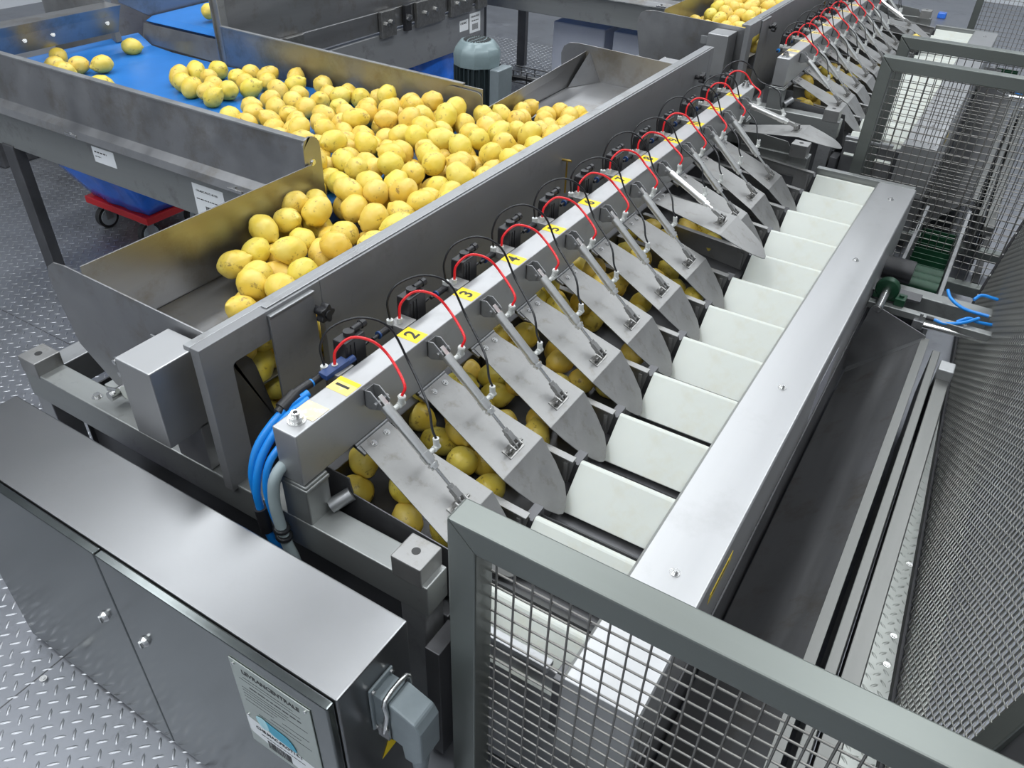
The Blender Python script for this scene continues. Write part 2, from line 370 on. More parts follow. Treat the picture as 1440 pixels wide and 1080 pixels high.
def machine(M, dy):
    near = M == 'near'
    B = lambda *p: (p[0], p[1] + dy, p[2])
    O = (0, dy, 0)
    # ---------------- base frame
    f = thing('weigher_frame', 'stainless base frame of the %s machine with cross bars, legs and lane dividers' % M, 'machine frame', O)
    P_ = lambda name, fn, m, bev=0.0, **k: part(f, name, fn, m, bev, key='f_' + k.pop('key', name), **k)
    # end cross bars with raised bolt blocks
    def endbar(y0, y1, zt=.554):
        g = G(); g.box(-1.855, -0.60, y0, y1, zt - .085, zt); return g
    for i, (y0, y1) in enumerate(((.737, .802), (3.385, 3.445))):
        P_('cross_bar', lambda: endbar(y0, y1), STEELX, .003, key='cb%d' % i)
        for j, (xa, xb) in enumerate(((-1.855, -1.785), (-.682, -.612))):
            def blk():
                g = G(); cx, cy = (xa + xb) / 2, (y0 + y1) / 2
                g.box(xa, xb, y0 - .002, y1 + .002, .545, .592 if j == 0 else .60)
                return g
            b_ = P_('mounting_block', blk, SATIN, .003, key='mb%d%d' % (i, j))
            zt = .592 if j == 0 else .60
            part(b_, 'bolt_hole', lambda: G().cyl(((xa + xb) / 2, (y0 + y1) / 2, zt), ((xa + xb) / 2, (y0 + y1) / 2, zt + .0006), .009, 18), INK, key='mbh%d%d' % (i, j))
    # long side rails
    P_('side_rail', lambda: G().box(-1.855, -1.79, .80, 3.39, .47, .55), STEEL, .003, key='sr0')
    P_('side_rail', lambda: G().box(-1.06, -.96, .80, 3.39, .45, .55), DARK, .003, key='sr1')
    P_('side_rail', lambda: G().box(-.66, -.60, .80, 3.39, .30, .40), DARK, .003, key='sr2')
    # inner cross member with cap screws behind the cover box
    P_('cross_plate', lambda: G().box(-1.62, -1.54, .80, .86, .55, .562), STEELX, .002, key='cp')
    for q in ((-1.60, .765, .554), (-1.30, .775, .554), (-1.16, .775, .554)):
        o_ = P_('cap_screw', lambda: screw(G(), (0, 0, 0), (0, 0, 1), .008, .009), CHROME, key='cs'); o_.location = q
    # stubs and ties
    P_('tie_rod', lambda: G().cyl((-.884, .792, .566), (-.858, .829, .586), .0155, 18), STEEL, key='tr')
    # legs
    for i, (x, y) in enumerate(((-1.82, .77), (-.64, .77), (-1.82, 3.41), (-.64, 3.41), (-1.0, .90))):
        P_('leg', lambda: G().box(x - .03, x + .03, y - .03, y + .03, 0.012, .50), DARK if i == 4 else STEEL, .003, key='leg%d' % i)
        P_('foot', lambda: G().cyl((x, y, 0), (x, y, .014), .045, 20).cyl((x, y, .014), (x, y, .05), .015, 12), CHROME, key='ft%d' % i)
    P_('dark_void_sheet', lambda: G().box(-1.78, -1.775, .80, 3.38, .03, .46).box(-1.775, -.64, .81, .815, .03, .47).box(-1.775, -.64, 3.37, 3.375, .03, .47).box(-.66, -.655, .815, 3.37, .03, .40), DARK, .001, key='belly')  # dark sheets added for the black void under the frame
    P_('dark_gap_strip', lambda: G().box(.166, .1955, .62, 2.85, .001, .012), INK, key='gutt', label='black strip standing for the dark gap beside the tread plate')  # black strip paints the shade of the gap by the walkway
    # beam posts on the cross bars
    for i, y in enumerate((.7385, 3.385)):
        def post():
            g = G(); g.box(-.955, -.887, y, y + .062, .470, .657); g.box(-.959, -.884, y - .002, y + .064, .640, .650); return g
        P_('beam_post', post, STEELX, .003, key='bp%d' % i)
    if 0: P_('gusset', lambda: G().prism([(-.887, .7385, .60), (-.887, .7385, .553), (-.845, .7385, .553)], (0, .06, 0)), STEELX, .001, key='gs')
    # lane floor, dividers, front dark wall
    P_('lane_floor', lambda: G().prism([(-1.50, .83, .56), (-1.0, .83, .475), (-.56, .83, .42), (-.56, .83, .412), (-1.0, .83, .465), (-1.50, .83, .55)], (0, 2.55, 0)), DARK, key='lf')
    P_('lane_divider', lambda: G().prism([(-1.0, .83, .47), (-1.0, .83, .625), (-.862, .83, .625), (-.855, .83, .585), (-.60, .83, .563), (-.575, .83, .42)], (0, .003, 0)), DARK, .0008, key='ld_end', label='dark steel end wall of the first lane')
    for k in range(1, 13):
        yk = .834 + PITCH * k
        def div():
            g = G(); y = .834
            g.prism([(-1.0, y, .47), (-1.0, y, .535), (-.585, y, .500), (-.56, y, .500), (-.575, y, .42)], (0, .003, 0))
            g.bar((-1.0, y - .004, .537), (-.56, y - .004, .503), .020, .004)
            g.box(-.585, -.575, y - .010, y + .010, .43, .49)
            return g
        d_ = P_('lane_divider', div, SATIN, .0008, key='ld'); d_.location = (0, PITCH * k, 0)
        def curl():
            g = G(); y = .834
            g.prism([(-.70, y + .003, .505), (-.56, y + .003, .493), (-.548, y + .003, .44), (-.585, y + .003, .40), (-.70, y + .003, .43)], (0, .002, 0))
            g.obox((-.565, y + .03, .463), (.012, .0, 0), (0, .026, 0), (0, 0, .022))
            return g
        d2 = part(d_, 'end_bracket', curl, DARK, .0008, key='curl')
    # pan under the white blocks
    P_('dark_pan', lambda: G().box(-.575, -.30, .80, 3.42, .385, .392), DARK, key='pan')
    for k in range(13):
        s_ = P_('pan_slope', lambda: G().prism([(-.57, .85, .392), (-.57, .95, .392), (-.57, .88, .470)], (.27, 0, 0)), DARK, key='pansl'); s_.location = (0, PITCH * k + .0, 0)
    # skirts at the near end
    P_('end_skirt', lambda: G().box(-.56, -.16, .765, .775, .06, .47), SHEET, .002, key='sk0')
    P_('end_skirt', lambda: G().box(-.56, -.345, .752, .775, .478, .492), STEEL, .002, key='sk1', label='bright folded steel ledge under the first white block')
    P_('end_skirt', lambda: G().box(-.335, -.30, .755, .80, .30, .47), DARK, .002, key='sk2')
    P_('side_skirt', lambda: G().box(-.165, -.160, .78, 3.40, .02, .26), DARK, .001, key='sk3')
    P_('enclosure', lambda: G().box(-.60, -.565, .72, .80, .02, .395), DARK, .002, key='enc')
    P_('end_plate', lambda: G().box(-.56, -.17, 3.412, 3.440, .30, .515), STEELX, .002, key='epf')
    P_('end_trough', lambda: G().prism([(-.92, 3.40, .62), (-.70, 3.40, .60), (-.66, 3.40, .55), (-.66, 3.40, .48), (-.92, 3.40, .50)], (0, -.004, 0)), STEELX, .001, key='ett')
    # ---------------- beam
    bm_ = thing('valve_beam', 'long square steel beam of the %s machine carrying twelve valves and yellow numbers' % M, 'beam', O)
    def beam():
        g = G(); g.box(-.951, -.891, .739, 3.43, .660, .786); return g
    part(bm_, 'beam_body', beam, COVM, .003, key='beam')
    for i, y in enumerate((.775, 3.395)):
        bo = part(bm_, 'end_bolt', lambda: G().cyl((-.922, y, .786), (-.922, y, .790), .018, 24).cyl((-.922, y, .790), (-.922, y, .800), .014, 20).cyl((-.922, y, .800), (-.922, y, .808), .009, 16), CHROME, key='ebolt%d' % i)
        part(bo, 'socket', lambda: G().cyl((-.922, y, .808), (-.922, y, .8085), .005, 6), INK, key='ebs%d' % i)
    st = part(bm_, 'rubbed_sticker', lambda: G().box(-.948, -.895, .79, .835, .786, .7868), FADED, key='rub', label='rubbed pale yellow sticker without a number')
    for k in range(12):
        y = .917 + PITCH * k - (.012 if k == 0 else 0)
        lb = part(bm_, 'number_label', lambda: G().box(-.949, -.894, -.021, .021, .786, .7866), YEL if (near and k > 0) else YELW, key='nl%d' % (near and k > 0), label='%s sticker with number %d' % ('yellow' if near else 'worn yellow', k + 1))
        lb.location = (0, y, 0)
        if k == 0 and near:
            part(lb, 'yellow_strip', lambda: G().box(-.949, -.894, .012, .0235, .7866, .787), YEL)
        text(lb, str(k + 1), .046, (-.9215, 0, .7868), (0, 1, 0), (-1, 0, 0), name='number')
    # ---------------- heads
    for k in range(12):
        yc = .940 + PITCH * k + dy
        if not near and k > 9: continue
        if near:
            at = 'at yellow label %s, near machine' % NUMW[k]
        else:
            at = 'of the far machine, %s from its near end' % ORD(k)
        ang = 23.4 + [0, 0, .5, -.3, .4, 0, -.5, 0, 0, .6, 0, 0][k]
        if near and k == 7: ang = 7
        if near and k == 11: ang = -9
        if not near and k == 8: ang = 5
        if not near and k == 0: ang = 21
        state = ' raised' if ang < 10 else ''
        # flap gate
        fl = thing('flap_gate', 'bent%s pointed steel flap %s' % (state, at), 'flap', (-.885, yc, .655), 'pointed steel flaps of the %s machine' % M, (0, math.radians(ang), 0))
        def plate():
            g = G(); t = .0025
            p1 = [(0, -.044), (.267, -.085), (.267, .085), (0, .044)]
            g.prism([(u, v, 0) for u, v in p1], (0, 0, -t)); return g
        pl = part(fl, 'flap_plate', plate, SATIN, .0006, key='flap_plate')
        def paddle():
            g = G(); t = .0025; a = 22.3
            q = [(0, -.085), (.045, -.071), (.094, -.052), (.130, -.030), (.152, -.014), (.160, -.002), (.158, .012), (.141, .037), (.116, .058), (.065, .074), (0, .085)]
            g.prism([(.267 + u * cosd(a), v, -u * sind(a)) for u, v in q], (-t * sind(a), 0, -t * cosd(a))); return g
        part(fl, 'paddle', paddle, SATIN, .0006, key='flap_paddle')
        part(fl, 'hinge_strip', lambda: G().box(-.012, .022, -.052, .050, -.010, -.0026).cyl((-.006, -.052, -.004), (-.006, .050, -.004), .005, 10), STEEL, .0006, key='flap_hinge')
        for sx, sy in ((.016, -.018), (.016, .024)):
            s_ = part(fl, 'screw', lambda: screw(G(), (0, 0, 0), (0, 0, 1), .0048, .005), CHROME, key='flscrew'); s_.location = (sx, sy, 0)
        def lug_():
            g = G()
            g.box(.222, .250, -.028, .030, 0, .003); g.box(.228, .246, -.016, -.012, .003, .022); g.box(.228, .246, .012, .016, .003, .022)
            g.cyl((.237, -.026, .016), (.237, .026, .016), .0035, 10); g.cyl((.236, -.021, .003), (.236, -.021, .007), .005, 6); g.cyl((.236, .023, .003), (.236, .023, .007), .005, 6)
            return g
        part(fl, 'foot_bracket', lug_, BRK, .0006, key='foot')
        # cylinder
        pv = Vector((-.860, yc + .004, .752)); ar = math.radians(ang)
        ft = Vector((-.885 + .237 * math.cos(ar) + .016 * math.sin(ar), yc, .655 - .237 * math.sin(ar) + .016 * math.cos(ar)))
        L = math.hypot(ft.x - pv.x, ft.z - pv.z); ca = math.atan2(-(ft.z - pv.z), ft.x - pv.x)
        key = 'c%.3f' % round(L, 2)
        L = round(L, 2) if near and k in (7, 11) or (not near and k == 8) else L
        key = 'c%.3f' % L
        cy = thing('pneumatic_cylinder', 'slim steel air cylinder %s' % at, 'cylinder', tuple(pv), 'slim air cylinders of the %s machine' % M, (0, ca, 0))
        be = min(.165, L - .05)
        part(cy, 'barrel', lambda: G().cyl((.022, 0, 0), (be - .02, 0, 0), .0112, 20).cyl((.05, 0, 0), (.056, 0, 0), .0118, 20), BARREL, .0006, key=key + 'b')
        part(cy, 'rear_cap', lambda: G().cyl((.012, 0, 0), (.034, 0, 0), .0125, 20).box(-.010, .014, -.006, .006, -.008, .008), BARREL, .0006, key=key + 'rc')
        part(cy, 'front_cap', lambda: G().cyl((be - .028, 0, 0), (be - .006, 0, 0), .0128, 20).cyl((be - .006, 0, 0), (be + .012, 0, 0), .0095, 14).cyl((be + .0, 0, 0), (be + .005, 0, 0), .0125, 6), BARREL, .0006, key=key + 'fc')
        part(cy, 'rod', lambda: G().cyl((be, 0, 0), (L - .03, 0, 0), .0038, 12), CHROME, key=key + 'r')
        part(cy, 'rod_clevis', lambda: G().cyl((L - .045, 0, 0), (L - .036, 0, 0), .0075, 6).box(L - .036, L - .012, -.0075, .0075, -.006, .006).box(L - .016, L + .006, -.009, -.005, -.006, .006).box(L - .016, L + .006, .005, .009, -.006, .006), SATIN, .0006, key=key + 'rk')
        # clevis bracket on the beam: rotate back to level
        cb = part(cy, 'clevis_bracket', lambda: G().prism([(-.031, -.015, .022), (-.031, -.015, -.018), (-.020, -.015, -.022), (.010, -.015, -.012), (.012, -.015, .002), (-.014, -.015, .025)], (0, .003, 0)).prism([(-.031, .012, .022), (-.031, .012, -.018), (-.020, .012, -.022), (.010, .012, -.012), (.012, .012, .002), (-.014, .012, .025)], (0, .003, 0)).box(-.031, -.028, -.015, .015, -.018, .022).cyl((0, -.021, 0), (0, .021, 0), .005, 10), STEEL, .0006, key='clev')
        cb.rotation_euler = (0, -ca, 0)
        def fit(x):
            g = G(); g.cyl((x, .008, .004), (x, .026, .008), .006, 12); g.cyl((x, .018, .010), (x, .034, .010), .0072, 12)
            return g
        f1 = part(cy, 'fitting', lambda: fit(.030), NYLON, .0005, key='fit1')
        part(f1, 'elbow', lambda: G().cyl((.030, .026, .010), (.018, .026, .030), .0072, 12).cyl((.022, .026, .024), (.019, .026, .028), .0085, 12), NYLON, .0005, key='elb1')
        f2 = part(cy, 'fitting', lambda: fit(be - .02), NYLON, .0005, key=key + 'fit2')
        part(f2, 'elbow', lambda: G().cyl((be - .02, .028, .010), (be - .036, .028, .026), .0068, 12), NYLON, .0005, key=key + 'elb2')
        cr, sr = math.cos(ca), math.sin(ca)
        def w_(x, y, z): return Vector((pv.x + x * cr + z * sr, pv.y + y, pv.z - x * sr + z * cr))
        e1 = w_(.018, .026, .030); e2 = w_(be - .036, .028, .026)
        # valve
        vy = yc + .045
        va = thing('solenoid_valve', 'black solenoid valve %s' % at, 'valve', (-.985, vy, .79), 'black valves of the %s machine' % M)
        part(va, 'coil', lambda: G().box(-.022, .014, -.012, .050, -.035, .040), BLACK, .003, key='v1')
        part(va, 'coil_rib', lambda: G().box(-.024, .016, -.009, -.006, -.03, .03).box(-.024, .016, .002, .005, -.03, .03).box(-.024, .016, .014, .017, -.03, .03), BLACK, .0008, key='v2')
        part(va, 'plug', lambda: G().cyl((-.004, .020, .040), (-.004, .020, .050), .012, 14).cyl((-.004, .03, .046), (-.004, .066, .046), .0075, 12).cyl((-.004, .056, .046), (-.004, .068, .046), .010, 8), BLACK, .001, key='v3')
        part(va, 'port_block', lambda: G().box(-.010, .034, -.062, -.014, -.022, -.002), SATIN, .0015, key='v4')
        part(va, 'port_fitting', lambda: G().cyl((.012, -.046, -.002), (.012, -.046, .010), .0065, 12).cyl((-.004, -.060, -.006), (-.004, -.060, .008), .008, 12), NYLON, key='v5')
        part(va, 'supply_tee', lambda: G().cyl((-.003, -.100, -.010), (-.003, -.062, -.010), .0085, 12).cyl((-.003, -.122, -.010), (-.003, -.100, -.010), .0045, 10), BLACK, .0008, key='v6')
        part(va, 'blue_ring', lambda: G().cyl((-.003, -.104, -.010), (-.003, -.100, -.010), .0092, 12), NAVY if k else BLUEH, key='v7%d' % (k > 0), label='blue release ring')
        # hoses
        y0 = yc - .94
        R_ = lambda x, y, z: (x, y + y0, z)
        jr = rnd.uniform(-.006, .008)
        rp = [R_(-.973, .939, .800), R_(-.972, .946, .832 + jr), R_(-.952, .972, .856 + jr), R_(-.915, .995, .848 + jr), R_(-.880, 1.004, .815), Vector(e1) + Vector((.000, .010, .022)), e1]
        single('red_hose', G().tube(rp, .0032, 8, 5), REDH, 'thin red air hose %s' % at, 'hose', 'red hoses of the %s machine' % M)
        jb = rnd.uniform(-.008, .012)
        lift = max(0, (23.4 - ang) / 30)
        bpz = [R_(-.989, .925, .800), R_(-.992, .925, .845), R_(-.978, .945, .888 + jb), R_(-.940, .990, .902 + jb), R_(-.900, 1.030, .868), R_(-.862, 1.040, .79 + lift * .03), Vector(e2) + Vector((-.035, .022, .06)), Vector(e2) + Vector((-.012, .004, .018)), e2]
        single('black_hose', G().tube(bpz, .0027, 8, 5), BLACKH, 'thin black air hose %s' % at, 'hose', 'black hoses of the %s machine' % M)
    # ---------------- white blocks
    for k in range(13):
        yt = .842 + PITCH * k
        def block():
            g = G(); a = math.radians(45); L = .127; T = .027; x0, x1 = -.550, -.290
            # profile in (y,z): top edge rounded, face slopes towards -y
            n = (math.sin(a), math.cos(a))   # (dy up-slope unit is (sin,cos))
            u = Vector((math.sin(a), math.cos(a))); v = Vector((math.cos(a), -math.sin(a)))
            top = Vector((0.004, .497)); prof = []
            base = top - u * L
            prof = [base, top - u * .008]
            for i in range(1, 6):
                t = PI * i / 6
                prof.append(top - u * .008 + v * T * .5 - v * (T * .5) * math.cos(t) + u * .010 * math.sin(t))
            prof += [top - u * .008 + v * T, base + v * T]
            g.prism([(x0, p.x, p.y) for p in prof], (x1 - x0, 0, 0)); return g
        if near: lab = 'tilted white plastic block, %s' % (('seen through the near mesh fence, nearest of its row' if k == 0 else 'the %s in the row counted from the near mesh fence' % ORD(k)))
        else: lab = 'tilted white plastic block, the %s in the row of the far machine' % ORD(k)
        if near or k < 13:
            o = single('white_block', block, WHITE, lab, 'block', 'white plastic blocks of the %s machine' % M, .0015, key='block')
            o.location = (0, yt + dy, 0)
    # ---------------- cover bar
    c = thing('cover_bar', 'wide flat steel cover box running along the white blocks of the %s machine' % M, 'cover', O)
    def cov():
        g = G()
        g.prism([(-.312, .735, .506), (-.304, .735, .518), (-.166, .735, .518), (-.162, .735, .514), (-.162, .735, .285), (-.310, .735, .285)], (0, 2.665, 0)); return g
    part(c, 'cover_body', cov, COVM, .0015, key='cov')
    for i, y in enumerate((1.06, 1.79, 2.64, 3.24)):
        s_ = part(c, 'cover_screw', lambda: G().cyl((0, 0, 0), (0, 0, .0015), .011, 20).cyl((0, 0, .0015), (0, 0, .007), .006, 6).cyl((0, 0, .007), (0, 0, .009), .004, 12), CHROME, key='cvs'); s_.location = (-.232, y, .518)
    part(c, 'warning_label', lambda: G().box(-.162, -.1612, 1.10, 1.24, .425, .455), YEL, key='wl')
    part(c, 'label_print', lambda: G().box(-.1612, -.1608, 1.12, 1.22, .436, .445), INK, key='wlp')
    part(c, 'film_patch', lambda: G().box(-.162, -.1612, 1.98, 2.20, .30, .44), CLEAR, key='fp')
    # ---------------- hopper
    h = thing('lemon_hopper', 'open stainless hopper full of lemons behind the beam of the %s machine' % M, 'hopper', O)
    H = lambda name, fn, m, bev=0.0, **k: part(h, name, fn, m, bev, key='h_' + k.pop('key', name), **k)
    # front frame with window (near end)
    def frame():
        g = G(); x0, x1 = -1.122, -1.097
        g.prism([(x0, y, z) for y, z in fillet([(.725, .545, 0), (.725, .905, 0), (1.046, .905, 0), (1.046, .838, 0), (.792, .838, .012), (.792, .545, 0)], 0)], (x1 - x0, 0, 0))
        return g
    H('window_frame', frame, PANELM, .0015, key='wfr')
    H('side_panel', lambda: G().box(-1.115, -1.097, 1.0465, 3.395, .45, .905), PANELM, .0015, key='spn')
    H('side_panel', lambda: G().box(-1.122, -1.097, 3.396, 3.44, .545, .905), PANELM, .0015, key='spf')
    H('panel_rim', lambda: G().box(-1.140, -1.122, .725, 3.44, .893, .905).box(-1.119, -1.103, .90, 3.42, .905, .9085), STEEL, .0015)
    H('guide_leaf', lambda: G().prism([(-1.13, y, z) for y, z in fillet([(.80, .50), (.80, .826, .012), (.858, .826, .05), (.90, .60, .01), (.90, .50)], 0)], (.004, 0, 0)), DARK, .0008)
    H('sliding_plate', lambda: G().box(-1.096, -1.090, .893, 1.018, .50, .893), PANELM, .001)
    H('plate_lip', lambda: G().box(-1.100, -1.086, .893, 1.018, .893, .897), STEEL, .001)
    def knob(y, z):
        def f():
            g = G(); n = 5
            pts = []
            for i in range(40):
                t = 2 * PI * i / 40; r = .019 + .0035 * math.cos(n * t)
                pts.append((-1.075, y + r * math.cos(t), z + r * math.sin(t)))
            g.prism(pts, (.018, 0, 0)); g.cyl((-1.096, y, z), (-1.075, y, z), .009, 14); g.cyl((-1.057, y, z), (-1.053, y, z), .009, 16)
            return g
        return f
    H('clamp_knob', knob(1.020, .848), BLACK, .002, key='kn1')
    H('clamp_knob', knob(3.255, .825), BLACK, .002, key='kn2')
    H('hook', lambda: G().cyl((-1.10, 2.124, .83), (-1.065, 2.124, .832), .004, 10).cyl((-1.08, 2.124, .832), (-1.08, 2.124, .725), .003, 8), mat('brass', (.6, .42, .12), .35, 1) if near else CHROME, key='hook')
    # end plates
    def endp(y, s):
        pts = fillet([(-1.70, .868, .028), (-1.705, .82, .012), (-1.575, .575, .015), (-1.27, .56), (-1.123, .60), (-1.123, .875)], 0)
        pts = fillet([(-1.715, .890, .10), (-1.665, .665, .004), (-1.565, .585, .004), (-1.27, .56, 0), (-1.123, .60, 0), (-1.123, .872, 0)], 0)
        return lambda: G().prism([(x, y, z) for x, z in pts], (0, .004 * s, 0))
    H('end_plate', endp(.800, 1), SHEET, .0008, key='ep1')
    H('end_plate', endp(3.205, -1), SHEET, .0008, key='ep2')
    for q in ((-1.523, .800, .672), (-1.515, .800, .640), (-1.31, .800, .80)):
        o_ = H('end_plate_screw', lambda: screw(G(), (0, 0, 0), (0, -1, 0), .007, .011), CHROME, key='eps'); o_.location = q
    H('bolt_tab', lambda: G().box(-1.35, -1.276, .792, .796, .775, .812), STEEL, .001)
    H('stub_shaft', lambda: G().cyl((-1.50, .78, .60), (-1.50, .90, .59), .016, 18), WHITE)
    H('hose_clip', lambda: G().cyl((-1.535, .76, .585), (-1.535, .80, .585), .012, 12).cyl((-1.555, .775, .59), (-1.52, .775, .60), .006, 10), CHROME)
    # rear walls and shelves
    H('rear_wall', lambda: G().prism([(-1.560, .806, .900), (-1.560, 1.519, .900), (-1.582, 1.519, .70), (-1.582, .806, .70)], (-.004, 0, 0)), SHEET, .0006, key='rw1')
    H('rear_wall', lambda: G().prism([(-1.565, 2.372, .822), (-1.575, 3.202, .860), (-1.585, 3.202, .70), (-1.585, 2.372, .70)], (-.004, 0, 0)), SHEET, .0006, key='rw2')
    H('shelf', lambda: G().prism([(-1.58, .806, .705), (-1.13, .806, .725), (-1.13, 1.02, .715), (-1.33, .98, .712), (-1.56, 1.19, .705), (-1.58, 1.19, .705)], (0, 0, -.004)), SHEET, .0006, key='sf1')
    H('shelf_lip', lambda: G().prism([(-1.56, 1.19, .705), (-1.33, .98, .712), (-1.33, .98, .64), (-1.56, 1.19, .62)], (.003, .003, 0)).prism([(-1.33, .98, .712), (-1.13, 1.02, .715), (-1.13, 1.02, .64), (-1.33, .98, .64)], (0, .003, 0)), SHEET, key='sl1')
    H('shelf', lambda: G().prism([(-1.58, 3.20, .745), (-1.13, 3.20, .745), (-1.13, 2.86, .738), (-1.30, 2.86, .738), (-1.52, 2.70, .738), (-1.58, 2.70, .738)], (0, 0, -.004)), SHEET, .0006, key='sf2')
    H('shelf_lip', lambda: G().prism([(-1.52, 2.70, .738), (-1.30, 2.86, .738), (-1.30, 2.86, .66), (-1.52, 2.70, .66)], (.003, -.003, 0)).prism([(-1.30, 2.86, .738), (-1.13, 2.86, .738), (-1.13, 2.86, .66), (-1.30, 2.86, .66)], (0, -.003, 0)), SHEET, key='sl2')
    H('hopper_floor', lambda: G().prism([(-1.585, .806, .66), (-1.13, .806, .56), (-1.13, .806, .55), (-1.585, .806, .65)], (0, 2.39, 0)), DARK)
    H('corner_fold', lambda: G().prism([(-1.50, 3.201, .745), (-1.56, 3.201, .86), (-1.574, 3.05, .745)], (.002, -.002, 0)), SHEET, key='cf')
    # square cover boxes standing at both ends
    for i, ya in enumerate((.664, 3.21)):
        def sq():
            g = G(); z0 = .53 if i == 0 else .60
            g.box(-1.275, -1.175, ya, ya + .126, z0 + .03, .857); return g
        if i == 0:
            sqo = H('square_cover', lambda: G().prism([(-1.275, .664, .857), (-1.175, .664, .857), (-1.175, .664, .672), (-1.275, .664, .672)], (0, .126, 0)).box(-1.275, -1.175, .738, .790, .556, .68), COVM, .0025, key='sq0', label='bright square steel cover box')
        else:
            sqo = H('square_cover', sq, COVM, .0025, key='sq1', label='bright square steel cover box')
    # ---------------- infeed conveyor
    cv = thing('infeed_conveyor', 'infeed conveyor with blue belt and high steel side walls, feeding the %s hopper' % M, 'conveyor', O)
    K = lambda name, fn, m, bev=0.0, **k: part(cv, name, fn, m, bev, key='k_' + k.pop('key', name), **k)
    K('belt', lambda: G().prism([(-3.42, 1.535, .815), (-3.34, 1.535, .772), (-3.2, 1.535, .762), (-1.62, 1.535, .758), (-1.592, 1.535, .742), (-1.60, 1.535, .72), (-3.3, 1.535, .72), (-3.42, 1.535, .80)], (0, .83, 0)), BELT, .004)
    def nw():
        g = G()
        g.prism([(-3.40, 1.520, .965), (-3.40, 1.512, .965), (-3.40, 1.505, .80), (-3.40, 1.478, .784), (-3.40, 1.470, .760), (-3.40, 1.476, .757), (-3.40, 1.486, .779), (-3.40, 1.520, .79)], (1.83, 0, 0)); return g
    K('near_side_wall', nw, SHEET, .001)
    K('near_rim', lambda: G().box(-3.40, -1.57, 1.505, 1.528, .962, .968), STEEL, .001)
    K('lower_beam', lambda: G().box(-3.40, -1.66, 1.500, 1.53, .612, .752), STEELX, .003, key='lb')
    K('lower_beam', lambda: G().box(-3.40, -1.66, 2.36, 2.39, .612, .752), STEELX, .003, key='lb2')
    for x in (-2.63, -1.845):
        o_ = K('ledge_clip', lambda: G().box(-.03, .03, 1.468, 1.486, .762, .772).cyl((0, 1.476, .772), (0, 1.476, .780), .007, 10), CHROME, .001); o_.location = (x, 0, 0)
    K('wall_end_plate', lambda: G().prism([(-1.575, y, z) for y, z in fillet([(1.500, .60), (1.500, .972, .03), (1.565, .972, .04), (1.565, .60)], 0)], (.006, 0, 0)), SHEET, .0008, key='we1')
    K('end_screw', lambda: screw(G(), (-1.569, 1.53, .90), (1, 0, 0), .006, .005), CHROME)
    K('far_side_wall', lambda: G().prism([(-2.87, 2.372, .915), (-1.56, 2.372, .900), (-1.56, 2.372, .66), (-2.87, 2.372, .70)], (0, .004, 0)), SHEET, .0008, key='fw')
    K('far_rim', lambda: G().prism([(-2.87, 2.366, .915), (-1.64, 2.366, .902), (-1.64, 2.366, .907), (-2.87, 2.366, .920)], (0, .016, 0)), STEEL, .0006, key='fr')
    K('wall_end_plate', lambda: G().prism([(x, 2.368, z) for x, z in fillet([(-1.72, .66), (-1.72, .893, .04), (-1.555, .888, .03), (-1.555, .66)], 0)], (0, -.003, 0)), SHEET, .0006, key='we2')
    K('wall_screw', lambda: screw(G(), (-1.67, 2.366, .84), (0, -1, 0), .005, .003), DARK, key='ws')
    if near:
        K('end_wall', lambda: G().prism([(-3.30, 1.50, .965), (-3.40, 1.50, .965), (-3.40, 1.50, .955), (-3.31, 1.50, .955), (-3.36, 1.50, .85), (-3.37, 1.50, .85)], (0, .73, 0)), SHEET, .001, key='ew')
        for y in (1.80, 1.92, 2.17):
            o_ = K('end_wall_screw', lambda: screw(G(), (-3.335, 0, .90), (1, 0, .4), .006, .003), CHROME, key='ews'); o_.location = (0, y, 0)
    for i, (x, y) in enumerate(((-3.12, 1.515), (-1.80, 1.515), (-3.30, 2.375), (-1.80, 2.375))):
        K('leg', lambda: G().box(x - .035, x + .035, y - .022, y + .022, .01, .62), DARK, .003, key='kl%d' % i)
        K('foot', lambda: G().cyl((x, y, 0), (x, y, .012), .04, 18), CHROME, key='kf%d' % i)
    # stickers on the lower beam
    def sticker(xa, xb, za, zb, nm, lab, lines, code):
        s_ = K('sticker', lambda: G().box(xa, xb, 1.4990, 1.4999, za, zb), PAPER, key=nm, label=lab)
        w_ = xb - xa; h_ = zb - za
        for (t_, fx, fz, sz) in lines:
            text(s_, t_, sz, (xa + w_ * fx, 1.4988, za + h_ * fz), (1, 0, 0), (0, 0, 1), align='LEFT', name='sticker_text', depth=.0002)
        if code:
            gg = G(); x = xa + w_ * .32; r2 = random.Random(3)
            while x < xb - w_ * .15:
                bw = r2.choice((.0012, .002, .003)); gg.box(x, x + bw, 1.4985, 1.4990, za + h_ * .10, za + h_ * .36); x += bw + r2.choice((.0012, .002))
            part(s_, 'barcode', gg, INK, key='bc' + nm)
    if near:
        sticker(-2.575, -2.46, .680, .735, 'st1', 'small white sticker', [], False)
        sticker(-2.08, -1.94, .617, .727, 'st2', 'white barcode sticker', [('CHS.MAC.PROT.140.TRS', .10, .80, .0092)], True)
    # ---------------- discharge trough and rails on the right
    t = thing('discharge_trough', 'dark steel discharge trough hanging beside the cover of the %s machine' % M, 'trough', O)
    def tr():
        g = G()
        g.prism([(.046, .85, .300), (-.150, .85, .095), (-.147, .85, .090), (.049, .85, .297)], (0, 1.80, 0)); return g
    part(t, 'trough_plate', tr, SHEET, key='tp')
    part(t, 'trough_rim', lambda: G().box(.044, .070, .85, 2.66, .296, .302).box(.067, .070, .85, 2.66, .262, .296), RAILM, .001, key='trm')
